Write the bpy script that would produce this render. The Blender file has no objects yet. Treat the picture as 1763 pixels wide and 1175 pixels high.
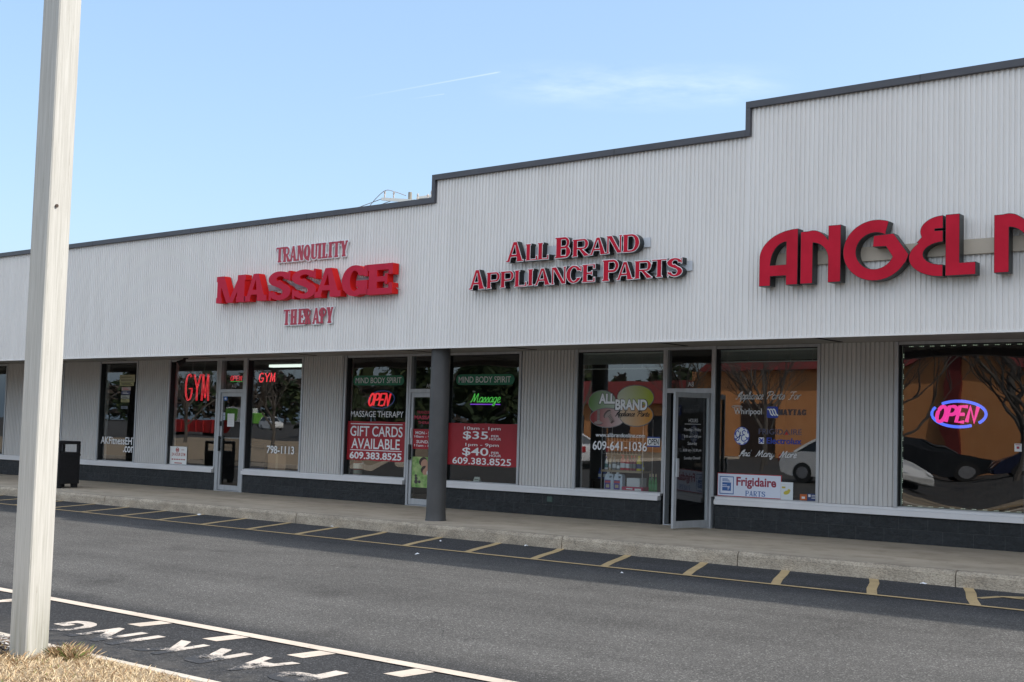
import bpy, math, random
import numpy as np
from mathutils import Vector, Matrix
from mathutils.geometry import delaunay_2d_cdt

random.seed(7)
rng = np.random.default_rng(7)
scene = bpy.context.scene
COL = scene.collection

# The site rises very slightly to the right (1.2 %); P() turns site coordinates into world ones.
KS, X0 = 0.0118, 12.0
def P(x, y, z):
    return Vector((x + X0, y, z + KS * (x + X0)))

# ------------------------------------------------------------------ camera
cam_d = bpy.data.cameras.new('camera')
cam = bpy.data.objects.new('camera', cam_d)
COL.objects.link(cam)
cam_d.sensor_width = 36.0
cam_d.lens = 2100.0 / 1763 * 36
cam_d.clip_start, cam_d.clip_end = 0.1, 3000
Rw = np.array([[0.79223822, -0.01340146, -0.61006475],
               [0.60950885, 0.06535768, 0.79008059],
               [0.02928419, -0.99777191, 0.05994716]])
M = Matrix.Identity(4)
for i in range(3):
    M[i][0], M[i][1], M[i][2] = Rw[i, 0], -Rw[i, 1], -Rw[i, 2]
M.translation = P(0, -16.5, 1.52)
cam.matrix_world = M
scene.camera = cam

# ------------------------------------------------------------------ light
SUN_DIR = Vector((0.65, 0.34, 0.68)).normalized()
EL = math.asin(SUN_DIR.z)
AZ = math.atan2(SUN_DIR.x, SUN_DIR.y)
sd = bpy.data.lights.new('sun', 'SUN')
sd.energy, sd.angle, sd.color = 2.0, math.radians(0.9), (1.0, 0.95, 0.87)
sun = bpy.data.objects.new('sun', sd)
COL.objects.link(sun)
sun.rotation_euler = SUN_DIR.to_track_quat('Z', 'Y').to_euler()
scene.view_settings.view_transform = 'Standard'
scene.view_settings.look = 'None'
scene.view_settings.gamma = 1
scene.view_settings.exposure = 1.3
SKY_STRENGTH = 0.12
FILL_CLOUD_CUT = 0.44

def node(nt, typ, **kw):
    n = nt.nodes.new(typ)
    for k, v in kw.items():
        if k.startswith('i_'):
            n.inputs[int(k[2:]) if k[2:].isdigit() else k[2:].replace('_', ' ')].default_value = v
        else:
            setattr(n, k, v)
    return n

world = bpy.data.worlds.new('World')
scene.world = world
world.use_nodes = True
nt = world.node_tree
nt.nodes.clear()
L = nt.links.new
out = node(nt, 'ShaderNodeOutputWorld')
bg = node(nt, 'ShaderNodeBackground')
bg.inputs[1].default_value = SKY_STRENGTH
sky = node(nt, 'ShaderNodeTexSky', sky_type='NISHITA')
sky.sun_disc = False
sky.sun_elevation, sky.sun_rotation = EL, AZ
sky.air_density, sky.dust_density, sky.ozone_density = 1.0, 2.5, 1.0
tc = node(nt, 'ShaderNodeTexCoord')
def vdot(vec):
    n = node(nt, 'ShaderNodeVectorMath', operation='DOT_PRODUCT')
    L(tc.outputs['Generated'], n.inputs[0]); n.inputs[1].default_value = vec
    return n.outputs['Value']
def m2(op, a, b=None, clamp=False):
    n = node(nt, 'ShaderNodeMath', operation=op); n.use_clamp = clamp
    for i, v in enumerate((a, b)):
        if v is None: continue
        if isinstance(v, (int, float)): n.inputs[i].default_value = v
        else: L(v, n.inputs[i])
    return n.outputs[0]
def streak(a, b, half, amount, fade=0.15):
    a, b = Vector(a), Vector(b)
    nrm = a.cross(b).normalized(); t = (b - a); ln = t.length; t.normalize()
    v = m2('ABSOLUTE', vdot(nrm))
    u = m2('DIVIDE', m2('SUBTRACT', vdot(t), a.dot(t)), ln)
    across = m2('SUBTRACT', 1.0, m2('DIVIDE', v, half), True)
    up = m2('DIVIDE', u, 1.0, True)
    cut = m2('MULTIPLY', m2('SUBTRACT', 1.0, u), 30.0, True)
    k = m2('MULTIPLY', m2('MULTIPLY', across, up), cut)
    return m2('MULTIPLY', k, amount)
s1 = streak((-0.69549, 0.67504, 0.2462), (-0.59944, 0.75228, 0.27342), 0.0008, 0.34)
s2 = streak((-0.6596, 0.70904, 0.24938), (-0.6371, 0.72739, 0.25494), 0.0006, 0.2)
ca, cb = Vector((-0.60777, 0.74946, 0.26253)), Vector((-0.40785, 0.87483, 0.26141))
cn = ca.cross(cb).normalized(); ct = (cb - ca).normalized()
cmb = node(nt, 'ShaderNodeCombineXYZ')
L(m2('MULTIPLY', vdot(ct), 16.0), cmb.inputs[0]); L(m2('MULTIPLY', vdot(cn), 75.0), cmb.inputs[1])
cno = node(nt, 'ShaderNodeTexNoise'); L(cmb.outputs[0], cno.inputs['Vector'])
cno.inputs['Scale'].default_value = 1.0; cno.inputs['Detail'].default_value = 7; cno.inputs['Roughness'].default_value = 0.6
band = m2('SUBTRACT', 1.0, m2('DIVIDE', m2('ABSOLUTE', vdot(cn)), 0.022), True)
along = m2('SUBTRACT', 1.0, m2('DIVIDE', m2('ABSOLUTE', m2('SUBTRACT', vdot(ct), (ca + cb).dot(ct) / 2)), 0.13), True)
cl = m2('MULTIPLY', m2('MULTIPLY', m2('MULTIPLY', m2('SUBTRACT', cno.outputs[0], 0.36), 3.0, True), band), m2('MULTIPLY', along, 2.0, True))
mask = m2('ADD', m2('ADD', s1, s2), m2('MULTIPLY', cl, 0.3), True)
mx = node(nt, 'ShaderNodeMix', data_type='RGBA')
hz = node(nt, 'ShaderNodeMix', data_type='RGBA'); hz.inputs[0].default_value = 0.5; L(sky.outputs[0], hz.inputs[6]); hz.inputs[7].default_value = (1.36, 2.16, 3.2, 1)   # thin high haze
L(mask, mx.inputs[0]); L(hz.outputs[2], mx.inputs[6]); mx.inputs[7].default_value = (4.0, 4.4, 4.8, 1)
# bright clouds added out of view behind the camera to brighten the shaded facade
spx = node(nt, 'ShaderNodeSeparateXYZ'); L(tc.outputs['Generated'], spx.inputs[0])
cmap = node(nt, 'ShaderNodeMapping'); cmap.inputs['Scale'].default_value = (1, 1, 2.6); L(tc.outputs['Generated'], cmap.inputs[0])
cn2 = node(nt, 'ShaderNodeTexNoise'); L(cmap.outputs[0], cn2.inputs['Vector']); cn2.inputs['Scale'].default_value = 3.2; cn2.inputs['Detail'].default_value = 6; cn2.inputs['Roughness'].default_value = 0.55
cm_ = m2('MULTIPLY', m2('MULTIPLY', m2('SUBTRACT', cn2.outputs[0], FILL_CLOUD_CUT), 7.0, True), m2('MULTIPLY', m2('SUBTRACT', m2('MULTIPLY', spx.outputs[1], -1.0), 0.12), 4.0, True))
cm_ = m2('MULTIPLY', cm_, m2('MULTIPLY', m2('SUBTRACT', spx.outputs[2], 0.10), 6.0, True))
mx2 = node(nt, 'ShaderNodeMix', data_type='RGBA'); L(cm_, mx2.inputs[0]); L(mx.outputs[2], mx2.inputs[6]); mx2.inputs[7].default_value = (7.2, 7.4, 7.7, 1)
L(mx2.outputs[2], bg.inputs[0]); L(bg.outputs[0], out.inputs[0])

# ------------------------------------------------------------------ materials
MATS = {}
def mat(name, color=(0.5, 0.5, 0.5), rough=0.6, metal=0.0, spec=0.5, emit=None, estr=0.0):
    if name in MATS: return MATS[name]
    m = bpy.data.materials.new(name); m.use_nodes = True
    b = m.node_tree.nodes['Principled BSDF']
    b.inputs['Base Color'].default_value = (*color, 1)
    b.inputs['Roughness'].default_value = rough
    b.inputs['Metallic'].default_value = metal
    b.inputs['Specular IOR Level'].default_value = spec
    if emit:
        b.inputs['Emission Color'].default_value = (*emit, 1); b.inputs['Emission Strength'].default_value = estr
    MATS[name] = m
    return m
def ramp(nt, fac, stops):
    r = node(nt, 'ShaderNodeValToRGB')
    e = r.color_ramp.elements
    while len(e) < len(stops): e.new(0.5)
    for i, (p, c) in enumerate(stops):
        e[i].position = p
        e[i].color = (*c, 1) if len(c) == 3 else c
    nt.links.new(fac, r.inputs[0])
    return r.outputs[0]
def noisy(name, c0, c1, scale=8.0, detail=6, rough=0.7, bump=0.0, bscale=None, stretch=(1, 1, 1), metal=0.0, lo=0.3, hi=0.7, spec=0.4, extra=None, bdist=0.01):
    if name in MATS: return MATS[name]
    m = mat(name, c0, rough, metal, spec)
    t = m.node_tree; b = t.nodes['Principled BSDF']
    g = node(t, 'ShaderNodeNewGeometry')
    mp = node(t, 'ShaderNodeMapping'); mp.inputs['Scale'].default_value = stretch
    t.links.new(g.outputs['Position'], mp.inputs[0])
    n = node(t, 'ShaderNodeTexNoise'); n.inputs['Scale'].default_value = scale; n.inputs['Detail'].default_value = detail
    n.inputs['Roughness'].default_value = 0.6
    t.links.new(mp.outputs[0], n.inputs['Vector'])
    c = ramp(t, n.outputs[0], [(lo, c0), (hi, c1)])
    if extra: c = extra(t, mp, c)
    t.links.new(c, b.inputs['Base Color'])
    if bump:
        n2 = node(t, 'ShaderNodeTexNoise'); n2.inputs['Scale'].default_value = bscale or scale; n2.inputs['Detail'].default_value = 4
        t.links.new(mp.outputs[0], n2.inputs['Vector'])
        bp = node(t, 'ShaderNodeBump'); bp.inputs['Strength'].default_value = bump; bp.inputs['Distance'].default_value = bdist
        t.links.new(n2.outputs[0], bp.inputs['Height']); t.links.new(bp.outputs[0], b.inputs['Normal'])
    return m
def mixc(t, fac, a, b, mode='MIX'):
    n = node(t, 'ShaderNodeMix', data_type='RGBA', blend_type=mode)
    for i, v in ((0, fac), (6, a), (7, b)):
        if isinstance(v, (int, float)): n.inputs[i].default_value = v
        elif isinstance(v, tuple): n.inputs[i].default_value = (*v, 1)
        else: t.links.new(v, n.inputs[i])
    return n.outputs[2]
def tn(t, vec, scale, detail=4, rough=0.6):
    n = node(t, 'ShaderNodeTexNoise'); n.inputs['Scale'].default_value = scale; n.inputs['Detail'].default_value = detail
    n.inputs['Roughness'].default_value = rough
    t.links.new(vec, n.inputs['Vector']); return n.outputs[0]
def mth(t, op, a, b=None, clamp=False):
    n = node(t, 'ShaderNodeMath', operation=op); n.use_clamp = clamp
    for i, v in enumerate((a, b)):
        if v is None: continue
        if isinstance(v, (int, float)): n.inputs[i].default_value = v
        else: t.links.new(v, n.inputs[i])
    return n.outputs[0]

def make_asphalt():
    m = mat('asphalt', (0.08, 0.08, 0.08), 0.95, 0, 0.12)
    t = m.node_tree; b = t.nodes['Principled BSDF']
    g = node(t, 'ShaderNodeNewGeometry'); pos = g.outputs['Position']
    sp = node(t, 'ShaderNodeSeparateXYZ'); t.links.new(pos, sp.inputs[0])
    y = mth(t, 'ADD', sp.outputs[1], mth(t, 'MULTIPLY', mth(t, 'SUBTRACT', tn(t, pos, 0.35, 3), 0.5), 0.8))
    # worn driving lane between two strips of newer, darker surface
    e1 = mth(t, 'DIVIDE', mth(t, 'SUBTRACT', -4.35, y), 0.9, True)
    e2 = mth(t, 'DIVIDE', mth(t, 'ADD', y, 10.05), 0.35, True)
    lane = mth(t, 'MULTIPLY', e1, e2)
    big = ramp(t, tn(t, pos, 0.6, 5), [(0.3, (0.85,) * 3), (0.7, (1.12,) * 3)])
    mpx = node(t, 'ShaderNodeMapping'); mpx.inputs['Scale'].default_value = (0.12, 1.6, 1)
    t.links.new(pos, mpx.inputs[0])
    tracks = ramp(t, tn(t, mpx.outputs[0], 1.0, 3), [(0.35, (0.88,) * 3), (0.65, (1.1,) * 3)])
    fine = ramp(t, tn(t, pos, 85.0, 5, 0.78), [(0.28, (0.35,) * 3), (0.5, (0.9,) * 3), (0.74, (1.9,) * 3)])
    vo = node(t, 'ShaderNodeTexVoronoi'); vo.inputs['Scale'].default_value = 100.0
    t.links.new(pos, vo.inputs['Vector'])
    vs = node(t, 'ShaderNodeSeparateColor'); t.links.new(vo.outputs['Color'], vs.inputs[0])
    chips = ramp(t, vs.outputs[0], [(0.0, (0.75,) * 3), (0.8, (1.0,) * 3), (0.97, (2.4,) * 3)])
    newer = mixc(t, mth(t, 'DIVIDE', mth(t, 'ADD', y, 7.0), -2.0, True), (0.060, 0.059, 0.059), (0.047, 0.0465, 0.047))
    base = mixc(t, lane, newer, (0.098, 0.094, 0.088))
    c = mixc(t, 1.0, base, big, 'MULTIPLY'); c = mixc(t, 1.0, c, tracks, 'MULTIPLY')
    c = mixc(t, 1.0, c, fine, 'MULTIPLY'); c = mixc(t, 0.75, c, chips, 'MULTIPLY')
    oil = ramp(t, tn(t, pos, 1.3, 4, 0.55), [(0.60, (1,) * 3), (0.70, (0.72,) * 3)])
    c = mixc(t, 0.6, c, oil, 'MULTIPLY')
    vc = node(t, 'ShaderNodeTexVoronoi', feature='DISTANCE_TO_EDGE'); vc.inputs['Scale'].default_value = 0.28
    wv = node(t, 'ShaderNodeVectorMath', operation='ADD'); wn = node(t, 'ShaderNodeTexNoise'); wn.inputs['Scale'].default_value = 1.6; wn.inputs['Detail'].default_value = 6
    t.links.new(pos, wn.inputs['Vector']); t.links.new(pos, wv.inputs[0]); t.links.new(wn.outputs['Color'], wv.inputs[1]); t.links.new(wv.outputs[0], vc.inputs['Vector'])
    crk = mth(t, 'MULTIPLY', ramp(t, vc.outputs['Distance'], [(0.0, (1,) * 3), (0.0028, (0,) * 3)]), ramp(t, tn(t, pos, 0.22, 2), [(0.5, (0,) * 3), (0.58, (1,) * 3)]))
    c = mixc(t, mth(t, 'MULTIPLY', crk, 0.6), c, (0.03, 0.03, 0.03))
    # grit gathered against the island kerb
    grit = mth(t, 'MULTIPLY', mth(t, 'DIVIDE', mth(t, 'SUBTRACT', -10.75, y), 0.8, True), ramp(t, tn(t, pos, 7.0, 5), [(0.4, (0,) * 3), (0.62, (1,) * 3)]))
    c = mixc(t, mth(t, 'MULTIPLY', grit, 0.45), c, (0.16, 0.145, 0.125))
    t.links.new(c, b.inputs['Base Color'])
    bp = node(t, 'ShaderNodeBump'); bp.inputs['Strength'].default_value = 0.6; bp.inputs['Distance'].default_value = 0.006
    t.links.new(tn(t, pos, 90.0, 3), bp.inputs['Height']); t.links.new(bp.outputs[0], b.inputs['Normal'])
    return m
ASPHALT = make_asphalt()

def worn_paint(name, c, under=(0.043, 0.043, 0.045), wear=0.42, ywear=None):
    m = mat(name, c, 0.8, 0, 0.3)
    t = m.node_tree; b = t.nodes['Principled BSDF']
    g = node(t, 'ShaderNodeNewGeometry'); pos = g.outputs['Position']
    f = tn(t, pos, 9.0, 8, 0.75)
    f2 = tn(t, pos, 75.0, 4, 0.7)
    s = mth(t, 'ADD', mth(t, 'MULTIPLY', f, 0.6), mth(t, 'MULTIPLY', f2, 0.4))
    if ywear:
        sp = node(t, 'ShaderNodeSeparateXYZ'); t.links.new(pos, sp.inputs[0])
        s = mth(t, 'SUBTRACT', s, mth(t, 'MULTIPLY', mth(t, 'DIVIDE', mth(t, 'SUBTRACT', ywear, sp.outputs[1]), 0.3, True), 0.2))
    k = ramp(t, s, [(wear - 0.05, (0,) * 3), (wear + 0.03, (1,) * 3)])
    tint = mixc(t, 1.0, c, ramp(t, tn(t, pos, 3.0, 5), [(0.3, (0.8,) * 3), (0.7, (1.08,) * 3)]), 'MULTIPLY')
    t.links.new(mixc(t, k, under, tint), b.inputs['Base Color'])
    return m
WHITE_PAINT = worn_paint('white road paint', (0.60, 0.505, 0.41), wear=0.40)
WORN_WHITE = worn_paint('worn white road paint', (0.6, 0.52, 0.44), wear=0.43, ywear=-10.72)
YELLOW_PAINT = worn_paint('yellow road paint', (0.50, 0.36, 0.185), wear=0.40)

def spots(sc, dark, light, amt=0.6):
    def f(t, mp, c):
        vo = node(t, 'ShaderNodeTexVoronoi'); vo.inputs['Scale'].default_value = sc
        t.links.new(mp.outputs[0], vo.inputs['Vector'])
        vs = node(t, 'ShaderNodeSeparateColor'); t.links.new(vo.outputs['Color'], vs.inputs[0])
        k = ramp(t, vs.outputs[0], [(0, dark), (0.5, (1,) * 3), (1.0, light)])
        return mixc(t, amt, c, k, 'MULTIPLY')
    return f
def pave_stain(t, mp, c):
    c = spots(60, (0.9,) * 3, (1.06,) * 3)(t, mp, c)
    g = node(t, 'ShaderNodeNewGeometry')
    c = mixc(t, 1.0, c, ramp(t, tn(t, g.outputs['Position'], 3.0, 6), [(0.32, (0.82, 0.81, 0.8)), (0.5, (1,) * 3), (0.75, (1.05,) * 3)]), 'MULTIPLY')
    return mixc(t, 1.0, c, ramp(t, tn(t, g.outputs['Position'], 14.0, 2), [(0.22, (0.6,) * 3), (0.30, (1,) * 3)]), 'MULTIPLY')
CONCRETE = noisy('sidewalk concrete', (0.36, 0.30, 0.225), (0.50, 0.42, 0.32), 1.1, 8, 0.85, 0.15, 60, (0.5, 1.6, 1), extra=pave_stain)
KERB = noisy('kerb concrete', (0.25, 0.21, 0.16), (0.46, 0.39, 0.30), 2.6, 10, 0.9, 0.5, 45, (1, 1, 2.2), extra=spots(70, (0.45, 0.43, 0.4), (1.35, 1.33, 1.3), 0.7))
ISLAND_KERB = noisy('island kerb concrete', (0.46, 0.40, 0.32), (0.62, 0.55, 0.46), 4, 8, 0.9, 0.4, 40, extra=spots(80, (0.75,) * 3, (1.12,) * 3))
SOIL = noisy('dry lawn soil', (0.20, 0.145, 0.095), (0.40, 0.31, 0.20), 7, 9, 0.95, 0.6, 30)

def siding_mat(name, c0, c1):
    def grime(t, mp, c):
        s = ramp(t, tn(t, mp.outputs[0], 2.0, 6), [(0.3, (0.965, 0.96, 0.955)), (0.62, (1.015,) * 3)])
        return mixc(t, 1.0, c, s, 'MULTIPLY')
    return noisy(name, c0, c1, 1.4, 5, 0.42, 0, None, (2.5, 2.5, 0.25), 0.0, 0.3, 0.7, 0.5, grime)
FASCIA = siding_mat('off white ribbed metal', (0.735, 0.705, 0.67), (0.765, 0.735, 0.70))
WALLSIDING = siding_mat('grey ribbed metal', (0.555, 0.54, 0.52), (0.595, 0.58, 0.56))
COPING = noisy('charcoal roof trim', (0.062, 0.062, 0.07), (0.082, 0.082, 0.092), 2, 4, 0.45, stretch=(1, 1, 4))
SOFFIT = noisy('soffit board', (0.30, 0.28, 0.25), (0.38, 0.355, 0.32), 1.5, 5, 0.7)
ALU = noisy('mill aluminium', (0.40, 0.41, 0.42), (0.50, 0.51, 0.525), 3, 5, 0.42, 0, None, (4, 4, 0.5), 0.35)
SILL = noisy('painted sill', (0.66, 0.65, 0.65), (0.74, 0.73, 0.73), 2, 6, 0.5)
GASKET = mat('dark bronze gasket', (0.018, 0.02, 0.022), 0.6)
DARK = mat('dark gap', (0.015, 0.015, 0.016), 0.8)
COLUMN = noisy('charcoal column paint', (0.055, 0.053, 0.052), (0.08, 0.077, 0.075), 3, 7, 0.5, 0.1, 20, (1, 1, 0.6))

def make_block():
    m = mat('dark painted split block', (0.06, 0.065, 0.07), 0.75, 0, 0.35)
    t = m.node_tree; b = t.nodes['Principled BSDF']
    g = node(t, 'ShaderNodeNewGeometry')
    sp = node(t, 'ShaderNodeSeparateXYZ'); t.links.new(g.outputs['Position'], sp.inputs[0])
    cb_ = node(t, 'ShaderNodeCombineXYZ')
    t.links.new(sp.outputs[0], cb_.inputs[0])
    t.links.new(mth(t, 'SUBTRACT', sp.outputs[2], mth(t, 'MULTIPLY', sp.outputs[0], KS)), cb_.inputs[1])
    br = node(t, 'ShaderNodeTexBrick')
    br.inputs['Scale'].default_value = 1.0; br.inputs['Brick Width'].default_value = 0.4; br.inputs['Row Height'].default_value = 0.186
    br.inputs['Mortar Size'].default_value = 0.004; br.inputs['Mortar Smooth'].default_value = 0.3
    br.inputs['Color1'].default_value = (0.032, 0.035, 0.037, 1); br.inputs['Color2'].default_value = (0.04, 0.043, 0.046, 1); br.inputs['Mortar'].default_value = (0.07, 0.074, 0.077, 1)
    t.links.new(cb_.outputs[0], br.inputs['Vector'])
    n = ramp(t, tn(t, g.outputs['Position'], 9, 8), [(0.3, (0.75,) * 3), (0.7, (1.2,) * 3)])
    t.links.new(mixc(t, 1.0, br.outputs['Color'], n, 'MULTIPLY'), b.inputs['Base Color'])
    h = mth(t, 'SUBTRACT', tn(t, g.outputs['Position'], 16, 6), mth(t, 'MULTIPLY', br.outputs['Fac'], 0.25))
    bp = node(t, 'ShaderNodeBump'); bp.inputs['Strength'].default_value = 1.0; bp.inputs['Distance'].default_value = 0.06
    t.links.new(h, bp.inputs['Height']); t.links.new(bp.outputs[0], b.inputs['Normal'])
    return m
BLOCK = make_block()

def make_wood():
    m = mat('white weathered wood', (0.72, 0.69, 0.62), 0.8, 0, 0.3)
    t = m.node_tree; b = t.nodes['Principled BSDF']
    g = node(t, 'ShaderNodeNewGeometry')
    mp = node(t, 'ShaderNodeMapping'); mp.inputs['Scale'].default_value = (1, 1, 0.02)
    t.links.new(g.outputs['Position'], mp.inputs[0])
    grain = tn(t, mp.outputs[0], 95, 6, 0.7)
    mp2 = node(t, 'ShaderNodeMapping'); mp2.inputs['Scale'].default_value = (1, 1, 0.05)
    t.links.new(g.outputs['Position'], mp2.inputs[0])
    crack = ramp(t, tn(t, mp2.outputs[0], 75, 8, 0.75), [(0.33, (1,) * 3), (0.40, (0,) * 3)])
    patch = ramp(t, tn(t, g.outputs['Position'], 2.2, 5), [(0.36, (0.25,) * 3), (0.6, (1,) * 3)])
    c = ramp(t, grain, [(0.3, (0.36, 0.35, 0.315)), (0.62, (0.50, 0.49, 0.455))])
    c = mixc(t, mth(t, 'MULTIPLY', mth(t, 'MULTIPLY', crack, patch), 0.85), c, (0.26, 0.24, 0.20))
    sp = node(t, 'ShaderNodeSeparateXYZ'); t.links.new(g.outputs['Position'], sp.inputs[0])
    low = mth(t, 'MULTIPLY', mth(t, 'DIVIDE', mth(t, 'SUBTRACT', 0.55, sp.outputs[2]), 0.6, True), ramp(t, tn(t, mp2.outputs[0], 30, 5), [(0.35, (0,) * 3), (0.65, (1,) * 3)]))
    c = mixc(t, mth(t, 'MULTIPLY', low, 0.75), c, (0.22, 0.22, 0.16))
    t.links.new(c, b.inputs['Base Color'])
    bp = node(t, 'ShaderNodeBump'); bp.inputs['Strength'].default_value = 0.5; bp.inputs['Distance'].default_value = 0.004
    t.links.new(grain, bp.inputs['Height']); t.links.new(bp.outputs[0], b.inputs['Normal'])
    return m
WOOD = make_wood()

def make_glass(name, tint, refl, wave=0.0006, wscale=1.1, seed=0.0):
    m = bpy.data.materials.new(name); m.use_nodes = True; MATS[name] = m
    t = m.node_tree; t.nodes.clear()
    o = node(t, 'ShaderNodeOutputMaterial')
    tr = node(t, 'ShaderNodeBsdfTransparent'); tr.inputs[0].default_value = (*tint, 1)
    gl = node(t, 'ShaderNodeBsdfGlossy'); gl.inputs['Roughness'].default_value = 0.0; gl.inputs[0].default_value = (1, 1, 1, 1)
    g = node(t, 'ShaderNodeNewGeometry')
    mp = node(t, 'ShaderNodeMapping'); mp.inputs['Location'].default_value = (seed, seed * 1.7, seed * 0.6); mp.inputs['Scale'].default_value = (1, 1, 1.3)
    t.links.new(g.outputs['Position'], mp.inputs[0])
    bp = node(t, 'ShaderNodeBump'); bp.inputs['Strength'].default_value = 1.0; bp.inputs['Distance'].default_value = wave
    t.links.new(tn(t, mp.outputs[0], wscale, 1.0, 0.4), bp.inputs['Height']); t.links.new(bp.outputs[0], gl.inputs['Normal'])
    lw = node(t, 'ShaderNodeLayerWeight'); lw.inputs[0].default_value = 0.2
    f = mth(t, 'ADD', refl, mth(t, 'MULTIPLY', lw.outputs['Fresnel'], 0.35), True)
    mx_ = node(t, 'ShaderNodeMixShader')
    t.links.new(f, mx_.inputs[0]); t.links.new(tr.outputs[0], mx_.inputs[1]); t.links.new(gl.outputs[0], mx_.inputs[2])
    t.links.new(mx_.outputs[0], o.inputs[0])
    return m
GLASS = make_glass('window glass', (0.95, 0.97, 0.96), 0.15)
GLASS_WAVY = make_glass('wavy window glass', (0.5, 0.52, 0.5), 0.11, 0.0011, 1.6, 3.3)
GLASS_ROLL = make_glass('rolled window glass', (0.7, 0.75, 0.7), 0.13, 0.005, 1.2, 9.1)
GLASS_DOOR = make_glass('door glass', (0.55, 0.58, 0.58), 0.10, 0.0004, 1.5, 5.0)

RED_FACE = noisy('crimson sign acrylic', (0.47, 0.018, 0.045), (0.55, 0.025, 0.055), 2.2, 3, 0.6, spec=0.15)
RED_SIDE = mat('bright red sign return', (0.74, 0.016, 0.014), 0.6, 0, 0.2)
RED_FACE2 = noisy('red sign face', (0.43, 0.007, 0.024), (0.54, 0.011, 0.034), 3.0, 3, 0.55, spec=0.15)
RED_DULL = mat('dull red lettering', (0.40, 0.035, 0.06), 0.5)
TRIM_WHITE = mat('white sign trim', (0.78, 0.78, 0.78), 0.45)
BLACK_RETURN = mat('black sign return', (0.012, 0.013, 0.014), 0.38)
BEIGE = noisy('beige raceway paint', (0.42, 0.36, 0.28), (0.48, 0.41, 0.325), 2, 4, 0.5)
VINYL = mat('white vinyl', (0.80, 0.81, 0.82), 0.5)
VINYL_GREY = mat('grey vinyl', (0.66, 0.66, 0.66), 0.5)
BANNER_RED = noisy('red banner vinyl', (0.32, 0.012, 0.02), (0.38, 0.016, 0.026), 2, 3, 0.45)
GREEN_PILL = mat('green vinyl', (0.01, 0.16, 0.08), 0.5)
INK = mat('black ink', (0.012, 0.012, 0.014), 0.5)
BLUE_INK = mat('blue ink', (0.02, 0.05, 0.35), 0.5)
PAPER = mat('white paper', (0.78, 0.78, 0.76), 0.7)
BLACK_METAL = noisy('black powder coat', (0.010, 0.010, 0.011), (0.018, 0.018, 0.02), 20, 4, 0.5)
def neon(name, c, s): return mat(name, (0.02, 0.02, 0.02), 0.4, 0, 0.3, c, s)
NEON_RED = neon('red neon', (1.0, 0.04, 0.06), 0.46)
NEON_GREEN = neon('green neon', (0.12, 0.75, 0.12), 0.34)
NEON_PURPLE = neon('purple neon', (0.30, 0.08, 0.9), 0.42)
NEON_PINK = neon('pink neon', (1.0, 0.05, 0.40), 0.75)
NEON_BLUE = neon('blue neon', (0.07, 0.17, 1.0), 0.95)
NEON_DIM = neon('dim blue tube', (0.05, 0.10, 0.35), 0.12)

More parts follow.
